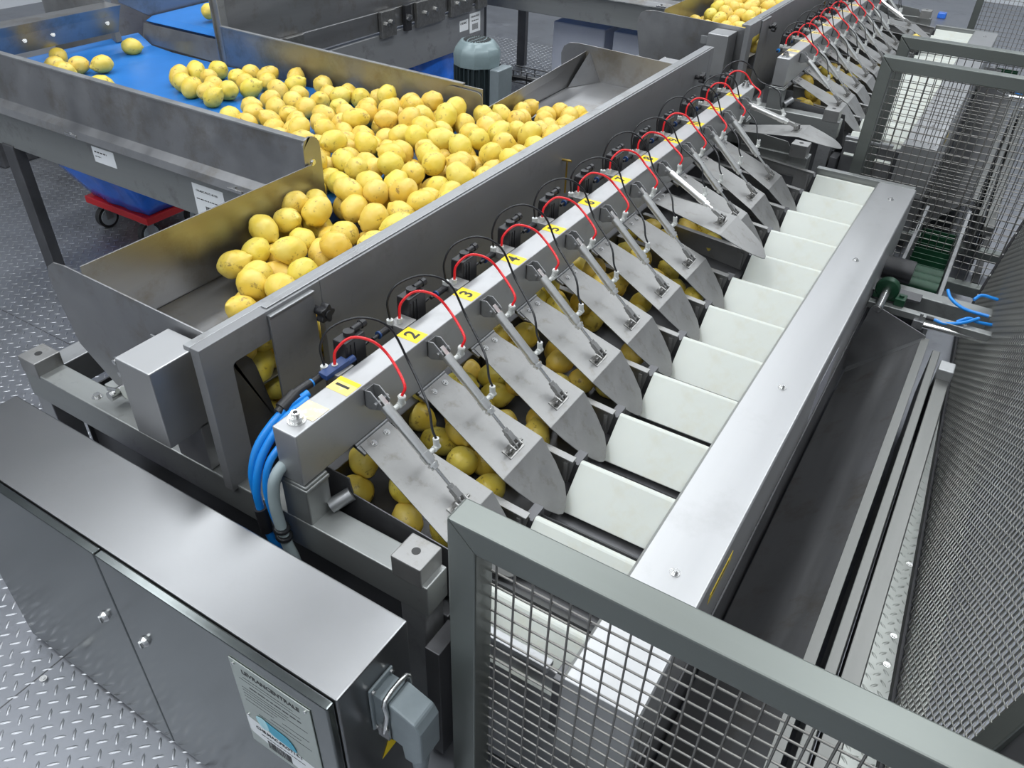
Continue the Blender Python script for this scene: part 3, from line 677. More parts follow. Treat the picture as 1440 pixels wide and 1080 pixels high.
    part(t, 'trough_end', lambda: G().prism([(x, 2.655, z) for x, z in fillet([(-.135, .375, .02), (.060, .310, .01), (.046, .292, 0), (-.155, .085, 0), (-.175, .10, 0)], 0)], (0, .004, 0)), SHEET, .0006, key='ten')
    part(t, 'end_flange', lambda: G().prism([(.046, 2.655, .302), (-.150, 2.655, .100), (-.150, 2.655, .094), (.046, 2.655, .296)], (0, -.030, 0)), STEEL, key='tef', label='bright folded edge of the trough')
    part(t, 'pivot_pin', lambda: G().cyl((-.115, 2.645, .365), (-.115, 2.80, .365), .014, 18).cyl((-.115, 2.64, .365), (-.115, 2.646, .365), .010, 12), CHROME, key='tpp')
    r1 = thing('guide_rail', 'narrow bright steel rail beside the trough rim of the %s machine' % M, 'rail', O, 'long floor side rails')
    part(r1, 'rail_body', lambda: G().box(.090, .114, .70, 2.62, .10, .29), RAILM, .002, key='ra1')
    part(r1, 'rail_foot', lambda: G().box(.094, .110, .80, .86, .0, .10).box(.094, .110, 2.4, 2.46, .0, .10), DARK, key='ra1f')
    r2_ = thing('guide_rail', 'broad pale steel rail next to the tread plate walkway of the %s machine' % M, 'rail', O, 'long floor side rails')
    part(r2_, 'rail_body', lambda: G().box(.124, .164, .60, 2.50, .245, .285), RAILM, .002, key='ra2')
    part(r2_, 'end_post', lambda: G().box(.120, .166, 2.46, 2.52, .0, .32), STEEL, .003, key='ra2p')
    part(r2_, 'inner_web', lambda: G().box(.140, .143, .60, 2.46, .02, .245), DARK, key='ra2w')
    part(r2_, 'white_strip', lambda: G().box(.165, .168, 1.75, 2.35, .16, .19), PAPER, key='ra2s', label='narrow white plastic strip')
    # drive gear at the far end
    d = thing('drive_frame', 'dark cross frame with bearing and green roller at the far end of the %s trough' % M, 'drive', O)
    D_ = lambda name, fn, m, bev=0.0, **k: part(d, name, fn, m, bev, key='d_' + k.pop('key', name), **k)
    D_('cross_beam', lambda: G().box(-.16, .40, 2.93, 2.99, .24, .31), STEELX, .003, key='x1')
    D_('cross_beam', lambda: G().box(-.16, .40, 2.76, 2.79, .30, .325), STEELX, .002, key='x2')
    D_('post', lambda: G().box(.34, .40, 2.93, 2.99, 0, .24), STEEL, .002, key='pst')
    D_('post', lambda: G().box(-.16, -.10, 2.93, 2.99, 0, .24), STEEL, .002, key='pst2')
    D_('bearing', lambda: G().lathe([(0, .020), (0, .038), (.008, .041), (.024, .041), (.032, .038), (.032, .020)], (-.115, 2.80, .365), (0, 1, 0), 28).box(-.155, -.075, 2.803, 2.829, .325, .345), GREEN, .002, key='brg')
    D_('bearing_foot', lambda: G().box(-.08, -.045, 2.78, 2.83, .325, .352).cyl((-.062, 2.805, .352), (-.062, 2.805, .360), .009, 6), GREEN, .002, key='brf')
    D_('support_plate', lambda: G().box(-.17, .0, 2.86, 2.92, .315, .325), DARK, .001, key='spl')
    D_('motor_body', lambda: G().cyl((-.17, 3.06, .33), (-.06, 3.06, .33), .045, 24), BLACK, .003, key='mot')
    D_('green_roller', lambda: G().cyl((-.10, 3.16, .24), (.04, 3.16, .24), .028, 20).cyl((-.10, 3.22, .24), (.04, 3.22, .24), .028, 20).cyl((-.10, 3.28, .24), (.04, 3.28, .24), .028, 20), GREEN, .002, key='grl')
    D_('roller_plate', lambda: G().box(.045, .060, 3.0, 3.9, .06, .30).box(-.125, -.11, 3.12, 3.9, .06, .28), STEEL, .002, key='rp')
    D_('green_belt', lambda: G().box(-.10, .04, 3.30, 3.82, .18, .202), GREEN, .002, key='gb')
    for i in range(9):
        cl_ = D_('belt_cleat', lambda: G().box(-.10, .04, 0, .006, .202, .225), GREEN, key='clt'); cl_.location = (0, 3.33 + .055 * i, 0)
    ac = thing('floor_cylinder', 'short steel air cylinder with blue hose fittings beside the %s trough' % M, 'cylinder', (0, dy, 0))
    part(ac, 'barrel', lambda: G().cyl((.03, 2.76, .295), (.24, 2.78, .295), .013, 18), CHROME, .001, key='ac1')
    part(ac, 'head', lambda: G().box(.0, .035, 2.745, 2.775, .28, .31).cyl((.02, 2.76, .31), (.02, 2.76, .335), .006, 10), STEEL, .002, key='ac2')
    part(ac, 'fitting', lambda: G().cyl((.035, 2.765, .322), (.060, 2.765, .322), .008, 12), BLACK, key='ac3')
    blu = [[(.06, 2.765, .322), (.10, 2.765, .32), (.15, 2.78, .335), (.19, 2.82, .345)],
           [(.13, 2.79, .325), (.16, 2.80, .345), (.19, 2.82, .33), (.24, 2.85, .32)],
           [(.07, 2.97, .345), (.09, 2.93, .335), (.14, 2.89, .33), (.22, 2.885, .33)],
           [(.16, 2.96, .34), (.18, 2.99, .35), (.23, 3.0, .345), (.28, 3.02, .34)]]
    for i, q in enumerate(blu):
        single('blue_hose', G().tube([B(*p) for p in q], .006, 8, 5), BLUEH, 'short bright blue air hose %s at the %s trough' % (['on the floor cylinder', 'crossing behind the floor cylinder', 'curving off the dark cross beam', 'looping over the dark cross beam'][i], M), 'hose', 'blue hoses by the %s trough' % M)

def fence(label, yf, xl, xr, z1, key, r_mesh=.0019, pitch=.0305, zlo=.02):
    """upright steel mesh guard facing the camera side; rail top at z1, left post at xl"""
    w = .048
    t = thing('mesh_fence', label, 'fence', (xl, yf, 0))
    part(t, 'post', lambda: G().prism([(0, 0, 0), (w, 0, 0), (w, 0, z1 - w), (0, 0, z1)], (0, w, 0)), GREENISH, .003, key=key + 'p')
    part(t, 'top_rail', lambda: G().prism([(.0005, 0, z1), (w + .0005, 0, z1 - w), (xr - xl, 0, z1 - w), (xr - xl, 0, z1)], (0, w, 0)), GREENISH, .003, key=key + 'r')
    part(t, 'bottom_rail', lambda: G().box(w, xr - xl, 0, w, .06, .06 + w), GREENISH, .004, key=key + 'b')
    n = int((xr - xl - w) / pitch)
    for i in range(n):
        o = part(t, 'wire', lambda: G().tube([(0, w * .8, .06 + w), (0, w * .8, z1 - w)], r_mesh, 6, 1), WIREM, key=key + 'v')
        o.location = (w + .012 + i * pitch, 0, 0)
    m = int((z1 - w - .12) / pitch)
    for j in range(m):
        o = part(t, 'wire', lambda: G().tube([(w, w * .8 + 2 * r_mesh, 0), (xr - xl, w * .8 + 2 * r_mesh, 0)], r_mesh, 6, 1), WIREM, key=key + 'h')
        o.location = (0, 0, z1 - w - .012 - j * pitch)
    return t

machine('near', 0)
machine('far', DY2)
fence('tall steel mesh fence closest to the camera at the near end of the near machine', .605, -.452, .385, .95, 'fn')
fence('steel mesh fence standing between the two machines, the nearer of the pair', 3.555, -.452, .90, .95, 'ff')
fence('steel mesh fence standing between the two machines, the farther of the pair', 3.955, -.455, .90, .95, 'fg')
fence('steel mesh fence beyond the far machine in the back right corner', 7.25, -.40, .90, .95, 'fh')

# ---- woven mesh guard on the right (leans outward)
mg = thing('woven_mesh_guard', 'tall fine woven wire mesh guard with riveted edge along the right side walkway', 'guard')
A0 = Vector((.290, 1.05, .02)); A1 = Vector((.175, 3.38, .02)); SD = (A1 - A0).normalized(); UP = Vector((.12, 0, 1)).normalized()
LN = (A1 - A0).length; HT = 1.15
NRM = SD.cross(UP).normalized()
g = G(); r = .0022
def pp_(s, h, o=0): return A0 + SD * s + UP * h + NRM * o
p = .021; n = int(LN / p)
for i in range(n):
    s0 = i * p
    g.tube([pp_(s0, 0), pp_(s0, HT)], r, 4, 1)
part(mg, 'upright_wires', g, WMESH, kind='stuff')
g = G(); ph = .0125
for j in range(int(HT / ph)):
    hh = j * ph
    pts = [pp_(i * p / 2 * 2, hh, (.003 if (i + j) % 2 else -.003)) for i in range(n)]
    vs = []
    for q in pts:
        vs += [q + UP * .0016 + NRM * .0003, q - NRM * .0016, q - UP * .0016 + NRM * .0003]
    fs = [(3 * i + a, 3 * i + (a + 1) % 3, 3 * i + 3 + (a + 1) % 3, 3 * i + 3 + a) for i in range(n - 1) for a in range(3)]
    g._add(vs, fs, True)
part(mg, 'cross_wires', g, WMESH, kind='stuff')
g = G(); g.obox(pp_(LN + .012, HT / 2), SD * .022, UP * (HT / 2), NRM * .003)
part(mg, 'edge_strip', g, DARK, .001)
for i in range(12):
    q = pp_(LN - .002, .05 + i * .095, -.003)
    part(mg, 'rivet', G().cyl(q, q - NRM * .004, .006, 10), CHROME)
g = G(); g.obox(pp_(-.03, HT / 2), SD * .030, UP * (HT / 2), NRM * .012)
part(mg, 'end_post', g, GREENISH, .003)
g = G(); g.obox(pp_(-.42, HT / 2), SD * .36, UP * (HT / 2), NRM * .003)
part(mg, 'solid_panel', g, DARK, .001, label='plain dark steel panel')
g = G(); g.obox(pp_(LN / 2, -.005), SD * LN / 2, NRM * .010, UP * .012)
part(mg, 'bottom_rail', g, DARK, .001)

def print_line(root, x0, x1, y, z, h, seed, off=(0, 0, 0), along='x'):
    r_ = random.Random(seed); g = G(); x = x0
    while x < x1:
        e = min(x + r_.uniform(h * 1.5, h * 5), x1)
        if along == 'x': g.box(x, e, y - .0002, y, z - h / 2, z + h / 2)
        else: g.box(y, y + .0002, x, e, z - h / 2, z + h / 2)
        x = e + h * .8
    return part(root, 'fine_print', g, INK, off=off)

for o in list(bpy.data.objects):
    if o.name == 'sticker' or o.name.startswith('sticker.'):
        l_ = o.get('label', '')
        if l_ == 'small white sticker': print_line(o, -2.565, -2.50, 1.4990, .718, .005, 4); print_line(o, -2.565, -2.535, 1.4990, .702, .003, 5)
        if l_ == 'white barcode sticker' and o.parent and o.parent.name.startswith('infeed'): print_line(o, -2.07, -1.95, 1.4990, .677, .0034, 6)

# ---- control cabinet
cb = thing('control_cabinet', 'low wide steel control cabinet with two doors in the bottom left foreground', 'cabinet', (-1.05, .52, .0))
OC = (-1.05, .52, .0)
C_ = lambda name, g_, m, bev=0.0, parent=cb, **k: part(parent, name, g_, m, bev, off=OC, **k)
C_('body', G().box(-1.622, -.541, .438, .610, .010, .650), CABM, .003)
C_('plinth', G().box(-1.50, -.60, .45, .60, .0, .0098), DARK, .0)
dl = C_('door', G().box(-1.620, -1.092, .420, .436, .012, .648), DOORM, .003)
dr = C_('door', G().box(-1.089, -.5445, .420, .436, .012, .648), DOORM, .003)
C_('latch', G().lathe([(0, .012), (.004, .011), (.008, .008)], (-1.155, .420, .425), (0, -1, 0), 16).box(-1.158, -1.152, .408, .412, .417, .433), CHROME, parent=dl)
C_('latch', G().lathe([(0, .012), (.004, .011), (.008, .008)], (-1.030, .420, .440), (0, -1, 0), 16).box(-1.033, -1.027, .408, .412, .432, .448), CHROME, parent=dr)
npl = C_('nameplate', G().box(-.760, -.583, .4178, .4198, .36, .613), mat('brushed_plate', (.42, .46, .42), .35, .8, .05, 10), .0006, parent=dr, label='engraved steel nameplate on the right door')
o_ = Vector(OC)
def ctext(s, size, x, z, m=INK, al='LEFT', y=.4176, par=cb, nm='engraved_text'):
    return text(par, s, size, Vector((x, y, z)) - o_, (1, 0, 0), (0, 0, 1), m, nm, .0002, al)
ctext('LEVRANCENTRALE', .0150, -.671, .592, al='CENTER')
for i, (xa, xb, zz, hh) in enumerate([(-.735, -.625, .575, .0016), (-.745, -.61, .566, .0012), (-.725, -.61, .553, .0034), (-.745, -.64, .541, .0014), (-.745, -.66, .533, .0014), (-.69, -.60, .533, .0014), (-.745, -.65, .524, .0014), (-.745, -.67, .515, .0014), (-.66, -.60, .505, .0014), (-.745, -.68, .503, .0014), (-.69, -.62, .490, .0016), (-.72, -.60, .478, .0014)]):
    print_line(dr, xa, xb, .4178, zz, hh, i, OC)
for x, z in ((-.750, .603), (-.593, .603), (-.750, .452)): C_('plate_screw', G().cyl((x, .4178, z), (x, .4160, z), .003, 10), CHROME, parent=dr)
stk = C_('sticker', G().prism([(x, .4174, z) for x, z in fillet([(-.757, .445, .002), (-.757, .395, .008), (-.62, .37, 0), (-.588, .37, 0), (-.588, .42, 0)], 0)], (0, -.0004, 0)), PAPER, parent=dr, label='white barcode sticker with cyan logo')
ctext('CHS.MAC.PROT14-1', .0125, -.738, .424, y=.4166, nm='sticker_text')
print_line(dr, -.728, -.625, .4168, .408, .0022, 77, OC)
C_('logo', G().prism([(x, .4170, z) for x, z in fillet([(-.714, .470, .01), (-.650, .462, .015), (-.636, .430, .012), (-.70, .436, .01)], 0)], (0, -.0005, 0)), CYAN, parent=dr, label='cyan pill shaped logo')
C_('logo_petal', G().prism([(x, .4166, z) for x, z in fillet([(-.732, .468, .012), (-.705, .474, .012), (-.700, .440, .012), (-.722, .436, .012)], 0)], (0, -.0004, 0)), CYANL, parent=dr)
gg = G(); x = -.715; r9 = random.Random(2)
while x < -.66:
    bw = r9.choice((.001, .0018, .0025)); gg.box(x, x + bw, .4164, .4168, .376, .400); x += bw + r9.choice((.001, .0018))
C_('barcode', gg, INK, parent=dr)
# industrial plug connector on the right end
fl_ = C_('connector_base', G().box(-.541, -.535, .500, .560, .478, .592).box(-.536, -.505, .506, .554, .492, .580), GREYB, .003)
for y, z in ((.507, .585), (.553, .585), (.507, .485), (.553, .485)): C_('base_screw', G().cyl((-.535, y, z), (-.531, y, z), .004, 10), CHROME, parent=fl_)
hd = C_('connector_hood', G().prism([(-.503, .504, .584), (-.450, .504, .566), (-.440, .504, .548), (-.440, .504, .462), (-.456, .504, .440), (-.478, .504, .440), (-.482, .504, .476), (-.503, .504, .480)], (0, .052, 0)), GREYB, .004)
C_('cable_gland', G().cyl((-.466, .530, .440), (-.466, .530, .418), .017, 18).cyl((-.466, .530, .418), (-.466, .530, .395), .014, 18), GREYB, .001, parent=hd)
C_('locking_lever', G().tube([(-.512, .499, .500), (-.502, .499, .560), (-.506, .503, .592), (-.506, .557, .592), (-.502, .561, .560), (-.512, .561, .500)], .0045, 8, 3).box(-.522, -.500, .496, .501, .488, .515), CHROME)
C_('connector_cable', G().tube([(-.466, .530, .40), (-.462, .535, .30), (-.48, .56, .15), (-.52, .60, .03)], .010, 12, 5), BLACKH)
C_('hazard_triangle', G().prism([(-.5405, .515, .36), (-.5405, .555, .36), (-.5405, .535, .395)], (.0006, 0, 0)), YEL)

# ---- cables on the near machine post
T_ = lambda name, pts, r, m, lab, grp=None: single(name, G().tube(pts, r, 12, 6), m, lab, 'hose', grp)
grp = 'blue supply hoses'
T_('blue_supply_hose', [(-.975, .86, .775), (-.985, .80, .765), (-.998, .74, .72), (-1.005, .715, .66), (-1.005, .712, .60)], .0085, BLUEH, 'blue supply hose, leftmost of the bundle hanging at the beam end', grp)
T_('blue_supply_hose', [(-.965, .85, .770), (-.975, .79, .755), (-.985, .73, .70), (-.990, .705, .63), (-.988, .702, .575)], .0085, BLUEH, 'blue supply hose ending in a thick black coupling at the beam end', grp)
T_('blue_supply_hose', [(-.955, .80, .735), (-.965, .735, .70), (-.972, .715, .64), (-.966, .712, .57), (-.955, .715, .52), (-.945, .72, .45), (-.94, .72, .25)], .0075, BLUEH, 'blue supply hose nearest the grey conduit at the beam end', grp)
T_('blue_supply_hose', [(-.985, .704, .52), (-.978, .706, .49), (-.965, .712, .44), (-.95, .72, .25)], .0085, BLUEH, 'blue supply hose coming out below the black coupling', grp)
T_('grey_conduit', [(-.940, .80, .70), (-.945, .728, .68), (-.952, .712, .62), (-.945, .708, .555), (-.932, .706, .50), (-.918, .708, .44), (-.91, .71, .25)], .012, GREYH, 'thick grey conduit hanging at the near end of the valve beam')
single('hose_coupling', G().cyl((-.988, .702, .580), (-.985, .704, .515), .013, 18), BLACK, 'thick black hose coupling hanging in front of the base frame', 'coupling', bev=.001)
single('hose_coupling', G().cyl((-1.005, .712, .605), (-1.004, .714, .572), .0095, 16), BLACK, 'small black hose coupling at the end of the leftmost blue hose', 'coupling', bev=.001)
single('cable_tie', G().lathe([(0, .014), (.002, .0175), (.008, .0175), (.010, .014)], (-.938, .706, .520), (.2, 0, 1), 16), BLACKH, 'lower of two black tie bands round the grey conduit', 'cable tie')
single('cable_tie', G().lathe([(0, .014), (.002, .0175), (.006, .0175), (.008, .014)], (-.942, .707, .540), (.2, 0, 1), 16), BLACKH, 'upper of two black tie bands round the grey conduit', 'cable tie')
single('blue_adapter', G().obox((-.972, .935, .792), (.004, .030, .004), (.012, -.001, 0), (0, 0, .006)).cyl((-.966, .955, .79), (-.962, .985, .794), .008, 10), mat('navy_plastic', (.02, .05, .16), .4), 'dark blue plastic adapter lying along the beam near number 1', 'adapter', bev=.001)
single('supply_line', G().tube([(-.990, .79, .765), (-.990, .84, .780), (-.988, .88, .782)], .010, 12, 4).cyl((-.99, .80, .768), (-.989, .84, .780), .0145, 14), BLACK, 'black supply fitting joining the blue hoses to the first valve', 'fitting')
for k in range(11):
    y0 = .985 + PITCH * k
    single('link_cable', G().tube([(-.988, y0, .775), (-.998, y0 + .04, .765), (-.992, y0 + .085, .780)], .0035, 8, 4), BLACKH, 'short black link line behind the beam between valves %s and %s' % (NUMW[k], NUMW[k + 1]), 'cable', 'link lines between the valves')

# ---- upstream conveyor at the back left
u = thing('upstream_conveyor', 'raised cross conveyor with blue belt dropping lemons onto the near infeed belt', 'conveyor')
part(u, 'belt', G().prism([(-3.40, 2.44, .835), (-3.40, 2.40, .86), (-3.40, 2.44, .875), (-3.40, 4.62, .93), (-3.40, 4.62, .90)], (.48, 0, 0)), BELT, .004)
part(u, 'drop_plate', G().prism([(-3.41, 2.395, .850), (-2.905, 2.395, .850), (-2.905, 2.37, .762), (-3.41, 2.37, .775)], (0, .004, 0)), SHEET, .0006)
part(u, 'side_wall', G().prism([(-2.90, 2.36, 1.06), (-2.90, 4.62, 1.10), (-2.90, 4.62, .82), (-2.90, 2.44, .78), (-2.90, 2.36, .76)], (.006, 0, 0)), SHEET, .001)
part(u, 'side_wall', G().prism([(-3.42, 2.30, .95), (-3.42, 2.30, 1.12), (-3.42, 4.62, 1.16), (-3.42, 4.62, .94), (-3.42, 2.45, .865)], (.006, 0, 0)), SHEET, .001)
part(u, 'corner_post', G().bar((-3.40, 2.24, .80), (-3.43, 2.24, 1.15), .03, .03, (0, 1, 0)), STEEL, .003)
part(u, 'corner_post', G().box(-2.905, -2.865, 2.372, 2.41, .75, 1.06), STEEL, .003)
part(u, 'lower_beam', G().box(-2.92, -2.885, 2.60, 4.40, .47, .69), STEEL, .003)
part(u, 'upper_beam', G().box(-2.91, -2.889, 2.48, 4.60, .705, .80), SHEET, .003)
for i, (y, wd) in enumerate(((2.72, .12), (3.40, .12), (3.60, .05), (3.70, .26), (4.02, .22), (4.30, .10))):
    b_ = part(u, 'bracket', G().box(-2.885, -2.862, y, y + wd, .675, .805), BRK if i != 2 else BLACK, .003)
    part(b_, 'bracket_bolt', G().cyl((-2.862, y + wd * .3, .74), (-2.850, y + wd * .3, .74), .012, 8), CHROME)
    part(b_, 'bracket_bolt', G().cyl((-2.862, y + wd * .65, .745), (-2.850, y + wd * .65, .745), .012, 8), CHROME)
for x, y in ((-2.905, 2.95), (-3.40, 4.5), (-2.905, 4.36)):
    part(u, 'leg', G().box(x - .03, x + .03, y - .03, y + .03, 0, .48), DARK, .003)
s1 = part(u, 'sticker', G().box(-2.885, -2.8842, 4.135, 4.225, .572, .632), PAPER, label='small white code sticker')
text(s1, 'CHS.MAC', .016, (-2.8840, 4.175, .615), (0, 1, 0), (0, 0, 1), name='sticker_text')
s2 = part(u, 'sticker', G().box(-2.885, -2.8842, 4.24, 4.355, .545, .655), PAPER, label='white barcode sticker')
text(s2, 'CHS.MAC.PROT', .013, (-2.8840, 4.298, .635), (0, 1, 0), (0, 0, 1), name='sticker_text')

print_line(s2, 4.262, 4.335, -2.8842, .612, .006, 9, along='y')
gg = G(); yb = 4.268
while yb < 4.33: gg.box(-2.8842, -2.8838, yb, yb + .0035, .560, .594); yb += .0065
part(s2, 'barcode', gg, INK)

# ---- steel drum shape in the far left corner
single('steel_tank', G().lathe([(0, .50), (.02, .55), (.75, .55), (.80, .53), (.82, .45)], (-4.15, 3.02, .35), (0, 0, 1), 48), SATIN, 'round satin steel tank standing beyond the left end of the infeed conveyor', 'tank', loc=(-4.15, 3.02, 0))
single('tank_stand', G().box(-4.5, -3.8, 2.67, 3.37, .0, .35), DARK, 'dark steel stand under the round tank', 'stand')

# ---- motor
mo = thing('electric_motor', 'upright electric motor with blue grey fan cowl and dark ribbed body', 'motor', (-2.235, 3.35, .03))
part(mo, 'fan_cowl', G().lathe([(0, .098), (.05, .100), (.075, .092), (.105, .070), (.108, .05), (.108, 0.001)], (0, 0, .62), (0, 0, 1), 10), MOTGREY, .003)
part(mo, 'body', G().lathe([(0, .082), (.25, .082)], (0, 0, .375), (0, 0, 1), 24), MOTDARK)
for i in range(28):
    a = 2 * PI * i / 28
    o = part(mo, 'cooling_fin', lambda: G().box(.080, .098, -.0018, .0018, .385, .618), MOTDARK, key='fin'); o.rotation_euler = (0, 0, a)
gg = G()
for i in range(-5, 6):
    hw = math.sqrt(max(.0, .058 ** 2 - (i * .0105) ** 2))
    segs = 4
    for j in range(segs):
        a0 = -hw + 2 * hw * j / segs; gg.box(a0 + .003, a0 + 2 * hw / segs - .003, i * .0105 - .003, i * .0105 + .003, .728, .7292)
part(mo, 'grille', gg, INK)
part(mo, 'terminal_box', G().box(.09, .135, -.045, .06, .42, .62), GREYB, .004)
part(mo, 'gearbox', G().box(-.09, .09, -.09, .09, .17, .375), MOTDARK, .008)
part(mo, 'stand', G().box(-.10, .10, -.10, .10, -.028, .17), DARK, .004)
mo.scale = (1.18, 1.18, 1.03)


# ---- red dolly with blue bag under the infeed conveyor
def dolly(x0, x1, y0, y1, name_lab, bag_lab, ht=.55):
    t = thing('dolly', name_lab, 'dolly', ((x0 + x1) / 2, (y0 + y1) / 2, 0)); off = ((x0 + x1) / 2, (y0 + y1) / 2, 0)
    part(t, 'tray', G().box(x0, x1, y0, y1, .115, .150), REDP, .004, off=off)
    for x in (x0 + .08, x1 - .06):
        for y in (y0 + .035, y1 - .035):
            w_ = part(t, 'caster', G().cyl((x - .014, y, .052), (x + .014, y, .052), .052, 24), RUBBER, .003, off=off)
            part(w_, 'hub', G().cyl((x - .017, y, .052), (x + .017, y, .052), .039, 24), CASTER, .002, off=off)
            part(w_, 'fork', G().box(x - .022, x - .018, y - .015, y + .02, .045, .110).box(x + .018, x + .022, y - .015, y + .02, .045, .110).box(x - .025, x + .025, y - .025, y + .025, .105, .115), STEEL, .001, off=off)
    # bag: lofted wavy box
    g = G(); rows = 9; n = 40; vs = []
    cx, cy = (x0 + x1) / 2, (y0 + y1) / 2
    for i in range(rows):
        t_ = i / (rows - 1); z = .152 + ht * t_
        sx = (x1 - x0) / 2 * (.93 + .62 * t_ ** .8); sy = (y1 - y0) / 2 * (.92 + .40 * t_)
        for k in range(n):
            a = 2 * PI * k / n; c, s_ = math.cos(a), math.sin(a)
            m_ = max(abs(c), abs(s_)) ** .85
            q = noise.noise(Vector((c * 2.2, s_ * 2.2, z * 5 + x0))) * .022
            vs.append((cx + c / m_ * sx * (1 + q) + q - .07 * t_, cy + s_ / m_ * sy + q - .05 * t_, z))
    fs = [(i * n + k, i * n + (k + 1) % n, (i + 1) * n + (k + 1) % n, (i + 1) * n + k) for i in range(rows - 1) for k in range(n)]
    fs.append(tuple(range(n - 1, -1, -1)))
    g._add(vs, fs, True)
    single('waste_bag', g, BLUEBAG, bag_lab, 'bag', loc=off)
dolly(-3.53, -3.085, 1.95, 2.28, 'red plastic dolly on grey casters under the near infeed conveyor', 'open shiny blue plastic bag standing on the red dolly', .36)
# second blue bag behind the infeed wall, and crates under the far infeed conveyor
single('purple_bag', G().tube([(-1.72, .70, .0), (-1.65, .69, .2), (-1.60, .70, .36)], .06, 10, 3).tube([(-1.60, .70, .34), (-1.45, .69, .34), (-1.35, .70, .30)], .055, 10, 3), PURP, 'crumpled dark purple film in the dark gap behind the control cabinet', 'bag')
dolly(-3.25, -2.95, 3.90, 4.30, 'red dolly mostly hidden behind the near infeed wall', 'crumpled blue plastic bag between the two infeed conveyors', .30)
single('pale_crate', G().box(-2.75, -2.36, 5.05, 5.6, .0, .50), BIN, 'pale grey blue plastic crate under the far infeed conveyor, the left one', 'crate', 'pale crates', .01)
single('pale_crate', G().box(-2.30, -1.85, 5.05, 5.6, .0, .50), BIN, 'pale grey blue plastic crate under the far infeed conveyor, the right one', 'crate', 'pale crates', .01)
ct = thing('cable_tray', 'black wire cable tray beside the motor with a thick black cable', 'cable tray', (-2.0, 3.6, 0))
gg = G()
for x in (-.16, -.08, 0, .08, .16):
    gg.tube([(x, -.03, .60), (x, -.03, .545), (x, .05, .545), (x, .05, .60)], .003, 6, 1)
for y, z in ((-.03, .60), (-.03, .57), (-.03, .545), (.05, .545), (.05, .60)): gg.tube([(-.2, y, z), (.2, y, z)], .003, 6, 1)
part(ct, 'wire_basket', gg, BLACK)
part(ct, 'cable', G().tube([(-.24, 0, .1), (-.23, 0, .45), (-.17, 0, .555), (.2, .01, .555)], .014, 10, 5), BLACKH)
part(ct, 'support', G().box(.14, .17, 0, .03, 0, .545), DARK)
single('machine_housing', G().box(-5.2, -4.5, 2.1, 2.7, .0, .33).box(-5.15, -4.55, 2.15, 2.65, .33, .36), DARK, 'dark machine housing partly hidden beneath the infeed conveyor at the left edge', 'machine', bev=.01)
single('blue_item', G().box(-.84, -.76, 9.70, 9.78, .0, .055), BLUEBAG, 'small blue box on the floor beyond the far machine', 'container', bev=.01)

# ------------------------------------------------------------------ lemons
def lemon_mesh(i):
    r_ = random.Random(i * 13 + 5); n, m = 24, 26; R = .0325
    el = r_.uniform(1.08, 1.34); tip = r_.uniform(.7, 1.8); sh = r_.uniform(-.08, .08)
    vs = []; fs = []
    for a in range(m + 1):
        t = PI * a / m; x = -math.cos(t)
        rr = max(math.sin(t), 0.0) ** .92
        ax = x * el
        if x > 0: ax += tip * .15 * math.exp(-((1 - x) / .07))
        if x > .9: rr = rr * (.74 if tip > 1.1 else .92)
        if x < -.9: ax -= .04 * math.exp(-((1 + x) / .04))
        rr *= 1 + sh * x
        for k in range(n):
            p = 2 * PI * k / n
            v = Vector((ax, rr * math.cos(p), rr * math.sin(p)))
            q = noise.noise(v * 1.7 + Vector((i * 7.1, 0, 0))) * .07 + noise.noise(v * 5 + Vector((0, i * 3.3, 0))) * .02
            v *= 1 + q
            vs.append(v * R)
    for a in range(m):
        for k in range(n):
            fs.append((a * n + k, (a + 1) * n + k, (a + 1) * n + (k + 1) % n, a * n + (k + 1) % n))
    me = bpy.data.meshes.new('lemon'); me.from_pydata([tuple(v) for v in vs], [], fs); me.update()
    me.polygons.foreach_set('use_smooth', [True] * len(fs)); me.materials.append(LEMM)
    return me
LMESH = [lemon_mesh(i) for i in range(9)]
def lemon(x, y, z, label, group=None, s=1.0, rot=None):
    o = bpy.data.objects.new('lemon', rnd.choice(LMESH)); COL.objects.link(o)
    o.location = (x, y, z); o.scale = (s, s, s)
    o.rotation_euler = rot if rot else (rnd.uniform(0, 6.28), rnd.uniform(-.9, .9), rnd.uniform(0, 6.28))
    setp(o, label, 'lemon', group); return o

def pack(region, floorz, topz, n, seed, r=.0345, lim=4000, pts=None):
    """drop spheres onto a height field, keep those whose centre stays under topz(x,y)"""
    rr = random.Random(seed); P = np.zeros((0, 3)) if pts is None else np.array(pts, float)
    k0 = len(P); fails = 0
    x0, x1, y0, y1 = region
    while len(P) - k0 < n and fails < lim:
        best = None
        bx, by = rr.uniform(x0, x1), rr.uniform(y0, y1)
        for j in range(14):
            x = min(max(bx + rr.uniform(-.035, .035), x0), x1); y = min(max(by + rr.uniform(-.035, .035), y0), y1)
            fz = floorz(x, y)
            if fz is None: continue
            z = fz + r
            if len(P):
                d2 = (P[:, 0] - x) ** 2 + (P[:, 1] - y) ** 2
                q = d2 < (2 * r) ** 2
                if q.any(): z = max(z, float((P[q, 2] + np.sqrt((2 * r) ** 2 - d2[q])).max()))
            e = z - topz(x, y)
            if best is None or e < best[0]: best = (e, x, y, z)
        if best is None or best[0] > 0: fails += 1; continue
        P = np.vstack([P, best[1:]]); fails = 0
    return P[k0:]

